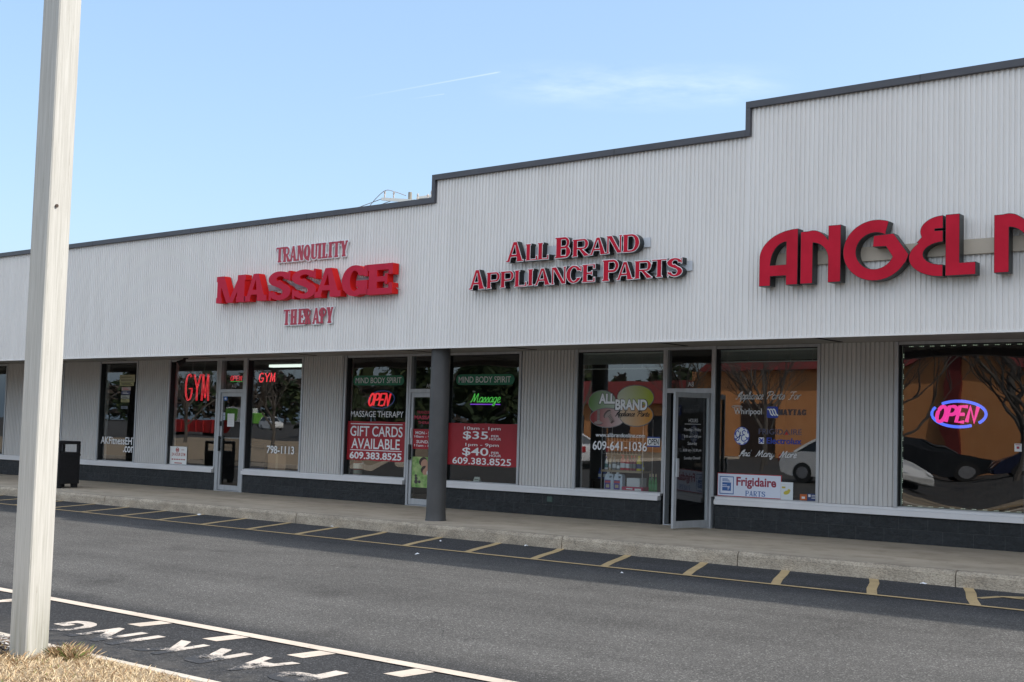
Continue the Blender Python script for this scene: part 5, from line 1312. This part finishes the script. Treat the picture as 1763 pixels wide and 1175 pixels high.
# lettering on the open door leaf and above it
def dmap(u, v):
    p = T3(w3 - u, -.001 + .0135); return (p[0], p[1], v)
dm = lambda u, v: (lambda p: (p[0], p[1], v))(T3(w3 - u, .0195))
hr = thing('window_lettering', 'white opening hours lettered on the open glass door', 'lettering', (-8.95, -.4, 1.3))
for w_, u0, u1, z0, z1 in (('HOURS', .30, .50, 1.585, 1.64), ('Monday - Friday', .21, .57, 1.44, 1.50), ('8:00 am - 4:30 pm', .21, .57, 1.345, 1.395), ('Saturday', .29, .49, 1.235, 1.295), ('8:30 am - 12:30 pm', .20, .58, 1.14, 1.19), ('Sunday Closed', .22, .56, 1.02, 1.075)):
    text(MB(), w_, u0, u1, z0, z1, 0, map=dm).build('text_line', VINYL_GREY, hr)
MB().add([dm(.22, 1.555), dm(.56, 1.555), dm(.56, 1.562), dm(.22, 1.562)], [(0, 1, 2, 3)]).build('rule', VINYL_GREY, hr)
flat('small white unit number A8 above the open door', 'unit number', text(MB(), 'A8', -9.325, -9.225, 2.135, 2.208, GY), VINYL_GREY, 'unit_number')
# last shop on the right
t = thing('neon_sign', 'pink OPEN sign with a bright blue oval ring in the far right window', 'neon sign', (-5.25, .12, 1.58))
op = neon_word('OPEN', -5.55, -4.975, 1.655, 1.86, .25, .24)
for st in (op[:1], op[1:2], op[2:4], op[4:]):
    b = MB(); neon_text(b, st, .026, .12); b.build('letter_tube', NEON_PINK, t)
rr = lambda a0, a1: [(-5.243 + .358 * math.cos(math.radians(a)) + .0 , .125, 1.761 + .172 * math.sin(math.radians(a)) ) for a in np.linspace(a0, a1, 24)]
MB().tube(rr(-42, 128), .02, 8).build('ring_tube', NEON_BLUE, t); MB().tube(rr(150, 298), .02, 8).build('ring_tube', NEON_BLUE, t)
MB().box(-5.5, -5.0, .16, .17, 1.66, 1.86).build('backing', BLACK_METAL, t)
t = thing('led_light_string', 'string of tiny white lights round the edge of the far right window', 'light string', (-5.97, .03, .5))
LED = mat('lit led', (.8, .8, .8), emit=(.75, 1.0, .7), estr=.22)
for pts_ in ([(-5.965, z) for z in np.arange(.56, 2.68, .142)], [(x, 2.675) for x in np.arange(-5.86, -4.38, .142)], [(x, .508) for x in np.arange(-5.86, -4.38, .142)]):
    for (x, z) in pts_:
        b = MB(); vert = abs(x + 5.965) < .01
        for k in (-1, 0, 1): b.box(x - .0032 + (0 if vert else k * .022), x + .0032 + (0 if vert else k * .022), .036, .042, z - .0032 + (k * .022 if vert else 0), z + .0032 + (k * .022 if vert else 0))
        b.build('led_module', LED, t)
MB().box(-5.985, -5.973, .034, .044, .5, 2.69).box(-5.972, -4.37, .034, .044, 2.686, 2.69).box(-5.972, -4.37, .034, .044, .4935, .498).build('cable', mat('clear cable', (.2, .24, .2), .4), t)
flat('small white no smoking sticker at the right edge of the far right window', 'sticker', MB().rect(-4.502, -4.412, 1.283, 1.385, GY, 0).rect(-4.475, -4.44, 1.318, 1.35, GY - .001, 1).rect(-4.49, -4.425, 1.365, 1.375, GY - .001, 1), [PAPER, RED_DULL], 'sticker')

# ================================================================== street furniture and litter
t = thing('trash_can', 'square black trash can on legs at the sidewalk edge', 'trash can', (-22.95, -2.03, 0))
cx_, cy_, s_ = -22.92, -2.03, .27
def rot(x, y, a=.12): return (cx_ + x * math.cos(a) - y * math.sin(a), cy_ + x * math.sin(a) + y * math.cos(a))
def rbox(b, x0, x1, y0, y1, z0, z1):
    c = [rot(x0, y0), rot(x1, y0), rot(x1, y1), rot(x0, y1)]
    b.add([(p[0], p[1], z) for z in (z0, z1) for p in c], [(0, 3, 2, 1), (4, 5, 6, 7), (0, 1, 5, 4), (1, 2, 6, 5), (2, 3, 7, 6), (3, 0, 4, 7)])
    return b
bevel(rbox(MB(), -s_, s_, -s_, s_, .085, .735).build('body', BLACK_METAL, t), .012)
bevel(rbox(rbox(rbox(rbox(MB(), -s_, -s_ + .06, -s_, -s_ + .06, .7355, .90), s_ - .06, s_, -s_, -s_ + .06, .7355, .90), -s_, -s_ + .06, s_ - .06, s_, .7355, .90), s_ - .06, s_, s_ - .06, s_, .7355, .90).build('hood_post', BLACK_METAL, t), .004)
bevel(rbox(MB(), -s_ - .004, s_ + .004, -s_ - .004, s_ + .004, .9005, .965).build('hood_top', BLACK_METAL, t), .02)
bevel(rbox(MB(), -s_ - .006, s_ + .006, -s_ - .006, s_ + .006, .66, .70).build('rim_band', BLACK_METAL, t), .004)
for x in (-1, 1):
    for y in (-1, 1): rbox(MB(), x * .20 - .05, x * .20 + .05, y * .20 - .05, y * .20 + .05, .001, .0845).build('leg', BLACK_METAL, t)
# wooden pole in the foreground
t = thing('wooden_pole', 'square weathered white wooden pole standing in the grass island', 'pole', (-7.40, -11.97, -.1))
def sqp(s0, z0, z1, a, cx, cy):
    m_ = 10; b = MB(); vs = []
    for j in range(m_ + 1):
        z = z0 + (z1 - z0) * j / m_; s = s0; ch = .008
        ring = [(s, -s + ch), (s, s - ch), (s - ch, s), (-s + ch, s), (-s, s - ch), (-s, -s + ch), (-s + ch, -s), (s - ch, -s)]
        vs += [(cx + x * math.cos(a) - y * math.sin(a), cy + x * math.sin(a) + y * math.cos(a), z) for x, y in ring]
    b.add(vs, [(j * 8 + k, j * 8 + (k + 1) % 8, (j + 1) * 8 + (k + 1) % 8, (j + 1) * 8 + k) for j in range(m_) for k in range(8)] + [tuple(range(8))[::-1], tuple(m_ * 8 + k for k in range(8))])
    return b
sqp(.088, -.3, 8.6, math.radians(6), -7.425, -11.975).build('post', WOOD, t)
MB().tube([(-7.33, -12.0, 2.90), (-7.322, -12.0, 2.90)], .012, 6).build('nail_head', mat('rusty nail', (.05, .03, .02), .7), t)
bevel(MB().box(-8.3, -6.5, -12.03, -11.92, 8.6, 8.7).build('lamp_arm', WOOD, t), .005)
# litter
LW = mat('white litter', (.75, .75, .75), .8)
lit = [(-17.12, -2.99, 'flattened white wrapper lying by the kerb left of the column', 1.6), (-13.96, -2.90, 'white scrap of paper against the kerb between the hatch lines', 1.0), (-11.31, -3.36, 'small crumpled white ball in the hatched strip beneath the column', .8), (-10.42, -4.84, 'thin white scrap on the lane just outside the yellow line', .9), (-10.11, -2.96, 'crumpled white receipt against the kerb, right of the column', 1.5), (-7.52, -4.59, 'white scrap on the lane outside the yellow line, right of centre', .8), (-4.66, -2.90, 'flat white scrap at the foot of the kerb near the right edge', 1.4)]
for x, y, lab, sc in lit:
    b = MB(); pts = []
    for k in range(7):
        a = k / 7 * 6.28; r = .028 * sc * random.uniform(.4, 1.2); pts.append((x + r * 1.3 * math.cos(a), y + r * math.sin(a), ZA + .004 + random.uniform(0, .018)))
    pts.append((x, y, ZA + .028)); b.add(pts, [(k, (k + 1) % 7, 7) for k in range(7)])
    tag(b.build('paper_litter', LW, origin=(x, y, ZA)), lab, 'litter', 'paper scraps on the asphalt')

# utility pole far behind the roof
t = thing('utility_pole', 'wooden utility pole with two crossarms showing above the roof', 'utility pole', (-42.9, 30, -.17))
GW = mat('grey weathered wood', (.26, .24, .20), .9); PW = mat('pale crossarm', (.72, .70, .64), .8)
MB().lathe(-42.9, 30, [(.14, -.3), (.10, 13.3), (.095, 13.42)], 14).build('pole', GW, t, smooth=True)
arm = [(-44.6, 30.3, 13.32), (-41.3, 29.7, 12.72)]
def beam(a, c, w, h):
    a, c = Vector(a), Vector(c); u = (c - a).normalized(); s = u.cross(Vector((0, 0, 1))).normalized() * w / 2; v = s.cross(u).normalized() * h / 2
    return MB().add([p + i * s + j * v for p in (a, c) for i, j in ((-1, -1), (1, -1), (1, 1), (-1, 1))], [(0, 1, 2, 3), (7, 6, 5, 4), (0, 4, 5, 1), (1, 5, 6, 2), (2, 6, 7, 3), (3, 7, 4, 0)])
beam((-44.75, 29.85, 13.22), (-41.2, 29.75, 12.70), .11, .16).build('crossarm', PW, t)
beam((-42.6, 30.22, 13.12), (-38.5, 30.22, 13.18), .10, .12).build('crossarm', PW, t)
INS = mat('insulator', (.45, .40, .36), .4)
for x, z in ((-44.55, 13.28), (-43.9, 13.18), (-42.2, 12.92), (-41.5, 12.82)):
    MB().lathe(x, 29.83, [(.025, z), (.05, z + .12), (.03, z + .16), (.06, z + .26), (.03, z + .34)], 10).build('insulator', INS, t, smooth=True)
for x in (-41.6, -40.6, -39.4):
    MB().lathe(x, 30.22, [(.03, 13.2), (.06, 13.3), (.03, 13.42)], 10).build('insulator', INS, t, smooth=True)
WIRE = mat('power wire', (.34, .32, .31), .7)
def sag(a, c, d, n=18):
    return [tuple(Vector(a).lerp(Vector(c), i / n) - Vector((0, 0, d * 4 * (i / n) * (1 - i / n)))) for i in range(n + 1)]
ends = [((-44.7, 29.85, 13.25), (-75, 36, 12.4), .5), ((-43.9, 29.85, 13.1), (-75, 34, 11.4), .6), ((-42.0, 29.8, 12.9), (-75, 33, 10.6), .6)]
for a, c, d in ends: MB().tube(sag(a, c, d), .022, 5).build('wire', WIRE, t)
MB().tube(spline([(-45.9, 30.1, 13.0), (-45.2, 29.9, 13.35), (-44.5, 29.85, 13.66), (-43.8, 29.85, 13.5), (-43.1, 29.9, 13.25)], 6), .02, 5).build('jumper_wire', WIRE, t)
for z in (13.3, 13.05): MB().tube(sag((-41.6, 30.2, z), (-20, 30.2, z + .3), .3), .02, 5).build('wire', WIRE, t)

# ================================================================== across the car park, seen in the window glass
R_OR = noisy('orange stucco', (.66, .28, .105), (.72, .33, .135), 1.2, 5, .85)
R_RED = noisy('dark red roof tile', (.16, .025, .022), (.22, .035, .03), 3, 5, .7)
t = thing('restaurant_building', 'orange restaurant with dark red roofs across the car park, reflected in the windows', 'building', (-30, -56, -.17))
MB().box(-48, -37, -60, -50, -.2, 2.9).build('low_wing', R_OR, t); MB().box(-36.99, -14, -60, -49.5, -.2, 4.9).build('main_wall', R_OR, t)
def hip(x0, x1, y0, y1, z0, z1, ins):
    return MB().add([(x0, y0, z0), (x1, y0, z0), (x1, y1, z0), (x0, y1, z0), (x0 + ins, y0 + ins, z1), (x1 - ins, y0 + ins, z1), (x1 - ins, y1 - ins, z1), (x0 + ins, y1 - ins, z1)], [(3, 2, 1, 0), (4, 5, 6, 7), (0, 1, 5, 4), (1, 2, 6, 5), (2, 3, 7, 6), (3, 0, 4, 7)])
hip(-48.6, -36.4, -60.6, -49.4, 2.91, 4.4, 1.3).build('roof', R_RED, t); hip(-36.3, -13.4, -60.6, -48.9, 4.91, 6.6, 1.5).build('roof', R_RED, t)
for x in (-46, -42.5, -39.5):
    MB().box(x - .8, x + .8, -50, -49.96, .7, 2.1).build('window', mat('dark window', (.02, .02, .025), .2), t)
MB().box(-33.6, -31.4, -49.5, -49.45, -.15, 3.0).build('door', mat('dark brown door', (.05, .03, .02), .5), t)
MB().box(-21.2, -20.7, -49.5, -49.3, -.15, 4.7).build('post', R_RED, t)
BARK = noisy('grey bark', (.075, .065, .055), (.13, .115, .10), 12, 6, .95)
def bare_tree(x, y, h, seed, label, group='bare trees across the car park'):
    rr = random.Random(seed); t = thing('bare_tree', label, 'tree', (x, y, -.15), group)
    tr, cr = MB(), MB()
    def grow(mb, p, d, l, r, lev):
        pts, rad = [p], [r]; q, dd = Vector(p), Vector(d)
        for k in range(4):
            dd = (dd + Vector((rr.gauss(0, .13), rr.gauss(0, .13), rr.gauss(.04, .1)))).normalized(); q = q + dd * l / 4; pts.append(tuple(q)); rad.append(r * (1 - .4 * (k + 1) / 4))
        mb.tube(pts, rad, 6 if lev < 2 else 3, cap=False)
        if lev >= 5: return
        for _ in range(3 if lev else 5):
            a = rr.uniform(0, 6.28); sp = rr.uniform(.4, .85); b0 = Vector(pts[rr.choice((2, 3, 4, 4))])
            nd = (dd + Vector((math.cos(a) * sp, math.sin(a) * sp, rr.uniform(-.1, .4)))).normalized()
            grow(cr, tuple(b0), nd, l * rr.uniform(.6, .8), r * .58, lev + 1)
    grow(tr, (x, y, -.2), Vector((rr.uniform(-.08, .08), rr.uniform(-.08, .08), 1)), h * .33, h * (.011 if seed > 10 else .016), 0)
    tr.build('trunk', BARK, t, smooth=True); cr.build('crown', BARK, t, smooth=True)
for a in ((-21.8, -28, 7.5, 11, 'bare tree nearest the strip, reflected above the blue square logo'), (-15.8, -29, 7, 12, 'slim bare tree reflected left of the pink neon OPEN sign'), (-13.4, -31, 8, 13, 'bare tree reflected right of the pink neon OPEN sign'), (-25.5, -36, 9, 1, 'bare forked tree before the middle of the orange restaurant'), (-31.5, -39, 8, 2, 'bare tree before the restaurant door'), (-18.5, -34, 8, 3, 'bare tree before the right end of the restaurant'), (-15.5, -38, 9, 4, 'bare tree at the right corner of the restaurant'), (-39, -40, 9, 5, 'bare tree before the low wing of the restaurant'), (-46, -24, 6.5, 6, 'young bare tree on the lawn reflected in the right gym window'), (-62, -31, 7, 7, 'bare tree near the red skip reflected in the left gym window')): bare_tree(*a)
def leaf_mat(nm, c):
    m = mat(nm, c, .8, spec=.2); return m
EV = [leaf_mat('evergreen needle', (.035, .055, .025)), leaf_mat('evergreen needle pale', (.065, .085, .035)), leaf_mat('winter twig', (.085, .07, .06))]
def crown(mb, x, y, z0, z1, r, n, ms, sz, rr, cone=True):
    for _ in range(n):
        v = rr.random() ** (.7 if cone else .5); z = z0 + (z1 - z0) * v
        R_ = r * ((1 - v) * .9 + .1) if cone else r * math.sqrt(max(.02, 1 - (2 * v - 1) ** 2))
        a = rr.uniform(0, 6.28); q = R_ * math.sqrt(rr.uniform(.15, 1)) * rr.uniform(.8, 1.15)
        c = Vector((x + q * math.cos(a), y + q * math.sin(a), z)); u = Vector((rr.gauss(0, 1), rr.gauss(0, 1), rr.gauss(0, .6))).normalized() * sz * rr.uniform(.5, 1.2); w = Vector((rr.gauss(0, 1), rr.gauss(0, 1), rr.gauss(0, .6))).normalized() * sz * rr.uniform(.3, .8)
        mb.add([c - u, c + w, c + u, c - w], [(0, 1, 2, 3)], rr.choice(ms))
rr = random.Random(5)
EVL = ['tallest', 'second', 'third', 'fourth', 'fifth', 'sixth', 'last']
for i, (x, y, h, r) in enumerate(((-79, -60, 11, 3.4), (-73.5, -63, 10, 3.2), (-69, -59, 10.5, 3.3), (-64, -62, 9.5, 3.1), (-60, -60, 10, 3.2), (-55.5, -64, 9, 3), (-84, -66, 9, 3))):
    t = thing('evergreen_tree', 'dark evergreen, %s counted from the gym end of the row beside the restaurant' % ('leftmost', 'second', 'third', 'fourth', 'fifth', 'sixth', 'outlying')[i], 'tree', (x, y, -.15), 'evergreens beside the restaurant')
    MB().tube([(x, y, -.2), (x, y, h * .9)], [.22, .05], 8).build('trunk', BARK, t, smooth=True)
    b = MB(); crown(b, x, y, .4, h, r, 1500, [0, 0, 0, 1], .5, rr); b.build('crown', EV, t)
b = MB()
for k in range(230):
    x = -380 + 370 * k / 229 + rr.uniform(-1, 1); y = -215 + rr.uniform(-14, 14); h = rr.uniform(9, 15)
    crown(b, x, y, -.2, h, rr.uniform(2.5, 4), 70, [0, 2, 2, 2] if rr.random() < .7 else [0, 0, 1], 1.5, rr, False)
tag(b.build('far_woods', EV), 'far grey brown winter wood beyond the car park', None, None, 'stuff')
# parked cars
TYRE = mat('tyre rubber', (.02, .02, .02), .8); RIMM = mat('alloy rim', (.45, .45, .46), .35, .7); CGL = mat('car window', (.015, .018, .02), .08, 0, .6)
HL = mat('headlight lens', (.7, .7, .7), .15); TL = mat('tail light lens', (.35, .01, .01), .2)
def car(x, y, ang, color, label, suv=False, group='cars parked across the lawn'):
    t = thing('parked_car', label, 'car', (x, y, ZA), group)
    ca_, sa_ = math.cos(ang), math.sin(ang)
    def T(u, v, z): return (x + u * ca_ - v * sa_, y + u * sa_ + v * ca_, ZA + z)
    paint = mat('paint %s' % (color,), color, .25, .0, .6)
    up = .25 if suv else 0
    low = [(-2.25, .35), (-2.3, .62), (-2.22, .9 + up), (-1.5, .98 + up), (.75, .95 + up), (1.6, .86 + up * .8), (2.15, .72 + up * .6), (2.3, .5), (2.25, .3), (1.8, .22), (-1.9, .22)]
    cab = [(-2.1, .93 + up), (-1.75, 1.38 + up * 1.6), (-1.1, 1.46 + up * 1.6), (-.1, 1.45 + up * 1.6), (.35, 1.36 + up * 1.4), (1.2, .92 + up)] if suv else [(-1.75, .96), (-1.05, 1.38), (-.55, 1.45), (.0, 1.44), (.4, 1.36), (1.15, .92)]
    def loft(prof, ws):
        mb = MB(); n = len(prof); secs = []
        for f, sc in ws: secs.append([T(p[0] * sc, f, (p[1] - .6) * (sc if sc > .97 else .95) + .6) for p in prof])
        mb.add([q for s_ in secs for q in s_], [(i * n + k, i * n + (k + 1) % n, (i + 1) * n + (k + 1) % n, (i + 1) * n + k) for i in range(len(ws) - 1) for k in range(n)] + [tuple(range(n)), tuple((len(ws) - 1) * n + k for k in range(n))[::-1]])
        return mb
    bevel(loft(low, [(-.9, .96), (-.82, 1.0), (.82, 1.0), (.9, .96)]).build('body', paint, t, smooth=True), .03)
    mb = MB(); n = len(cab); secs = []
    for f, g in ((-1, .0), (1, .0)):
        secs.append([T(p[0], f * (.80 if p[1] < 1.2 else .60), p[1]) for p in cab])
    mb.add(secs[0] + secs[1], [(k, (k + 1) % n, n + (k + 1) % n, n + k) for k in range(n)] + [tuple(range(n))[::-1], tuple(n + k for k in range(n))]); cb2 = mb.build('cabin_glass', CGL, t)
    tops = [p for p in cab if p[1] >= 1.3]; mb = MB(); m = len(tops)
    mb.add([T(p[0], f * .6, p[1] + .02) for f in (-1, 1) for p in tops] + [T(p[0], f * .6, p[1] - .03) for f in (-1, 1) for p in tops], [(k, k + 1, m + k + 1, m + k) for k in range(m - 1)] + [(k, k + 1, 2 * m + k + 1, 2 * m + k) for k in range(m - 1)] + [(m + k, m + k + 1, 3 * m + k + 1, 3 * m + k) for k in range(m - 1)])
    mb.build('roof', paint, t)
    mb = MB()
    for f in (-1, 1):
        mb.tube([T(cab[-1][0], f * .80, cab[-1][1]), T(cab[-2][0], f * .62, cab[-2][1])], .035, 5); mb.tube([T(-.3, f * .82, .95 + up), T(-.3, f * .62, tops[1][1])], .035, 5); mb.tube([T(cab[0][0], f * .80, cab[0][1]), T(cab[1][0], f * .62, cab[1][1])], .05, 5)
    mb.build('pillars', paint, t)
    for u in (-1.4, 1.42):
        for f in (-1, 1):
            def ring(r, w0, w1, z=.33):
                b_ = MB(); vs = [T(u + r * math.cos(6.2832 * k / 20), f * w, z + r * math.sin(6.2832 * k / 20)) for w in (w0, w1) for k in range(20)]
                b_.add(vs, [(k, (k + 1) % 20, 20 + (k + 1) % 20, 20 + k) for k in range(20)] + [tuple(range(20)), tuple(20 + k for k in range(20))[::-1]]); return b_
            wh = ring(.33, .70, .91).build('wheel', TYRE, t); ring(.20, .905, .922).build('rim', RIMM, wh)
    for f in (-1, 1):
        MB().add([T(2.16, f * .55, .72), T(2.20, f * .82, .70), T(2.30, f * .80, .56), T(2.31, f * .55, .58)], [(0, 1, 2, 3)]).build('headlight', HL, t)
        MB().add([T(-2.31, f * .55, .88), T(-2.29, f * .84, .88), T(-2.32, f * .84, .68), T(-2.33, f * .55, .68)], [(0, 1, 2, 3)]).build('tail_light', TL, t)
W_, D_ = (.72, .72, .70), (.02, .022, .026)
car(-14.6, -20.0, math.radians(6), W_, 'white saloon nearest the lawn, reflected beside the red bordered sign')
car(-27.9, -22, math.radians(184), (.70, .70, .70), 'white saloon facing left, reflected in the appliance window with the bottles')
car(-19.5, -41.0, math.radians(-25), D_, 'black saloon reflected low in the far right window')
car(-14.2, -39.0, math.radians(160), (.015, .02, .05), 'dark blue saloon at the right end of the parked cars')
car(-144, -110, math.radians(15), W_, 'white off road car far away by the green lorry, reflected in the right gym window', True)
car(-137, -112, math.radians(35), (.02, .03, .06), 'dark saloon parked beside the far white off road car')
t = thing('box_truck', 'white and green lorry far across the car park, reflected in the right gym window', 'truck', (-164, -122, ZA))
bevel(MB().box(-168, -162.5, -123.2, -120.8, .7, 3.3).build('cargo_box', mat('white lorry paint', (.65, .66, .66), .4), t), .05)
bevel(MB().box(-162.4, -160.6, -123.1, -120.9, .5, 2.4).build('cab', mat('lime lorry paint', (.15, .40, .06), .4), t), .15)
MB().box(-168, -165.2, -120.79, -120.77, .9, 3.1).build('green_panel', mat('lime lorry paint'), t)
for u in (-166.8, -161.6):
    for v in (-123.0, -121.0):
        b = MB(); b.add([(u + .45 * math.cos(6.2832 * k / 18), v + w, ZA + .46 + .45 * math.sin(6.2832 * k / 18)) for w in (-.13, .13) for k in range(18)], [(k, (k + 1) % 18, 18 + (k + 1) % 18, 18 + k) for k in range(18)] + [tuple(range(18)), tuple(18 + k for k in range(18))[::-1]]); b.build('wheel', TYRE, t)
t = thing('skip', 'long red waste skip reflected in the left gym window', 'skip', (-92, -55, ZA))
MB().add([(-95.5, -56.0, .1), (-88.5, -56.0, .1), (-88.5, -54.0, .1), (-95.5, -54.0, .1), (-96.3, -56.2, 1.25), (-87.7, -56.2, 1.25), (-87.7, -53.8, 1.25), (-96.3, -53.8, 1.25)], [(3, 2, 1, 0), (0, 1, 5, 4), (1, 2, 6, 5), (2, 3, 7, 6), (3, 0, 4, 7), (4, 5, 6, 7)]).build('bin_body', mat('skip red', (.42, .025, .025), .5), t)
b = MB()
for k in range(8): b.box(-95.9 + k * 1.13, -95.8 + k * 1.13, -53.85, -53.7, .1, 1.25)
b.build('stiffener_ribs', mat('skip red'), t)
for x in (-94.5, -89.5): MB().box(x - .2, x + .2, -55.8, -54.2, ZA, .0995).build('foot', TYRE, t)
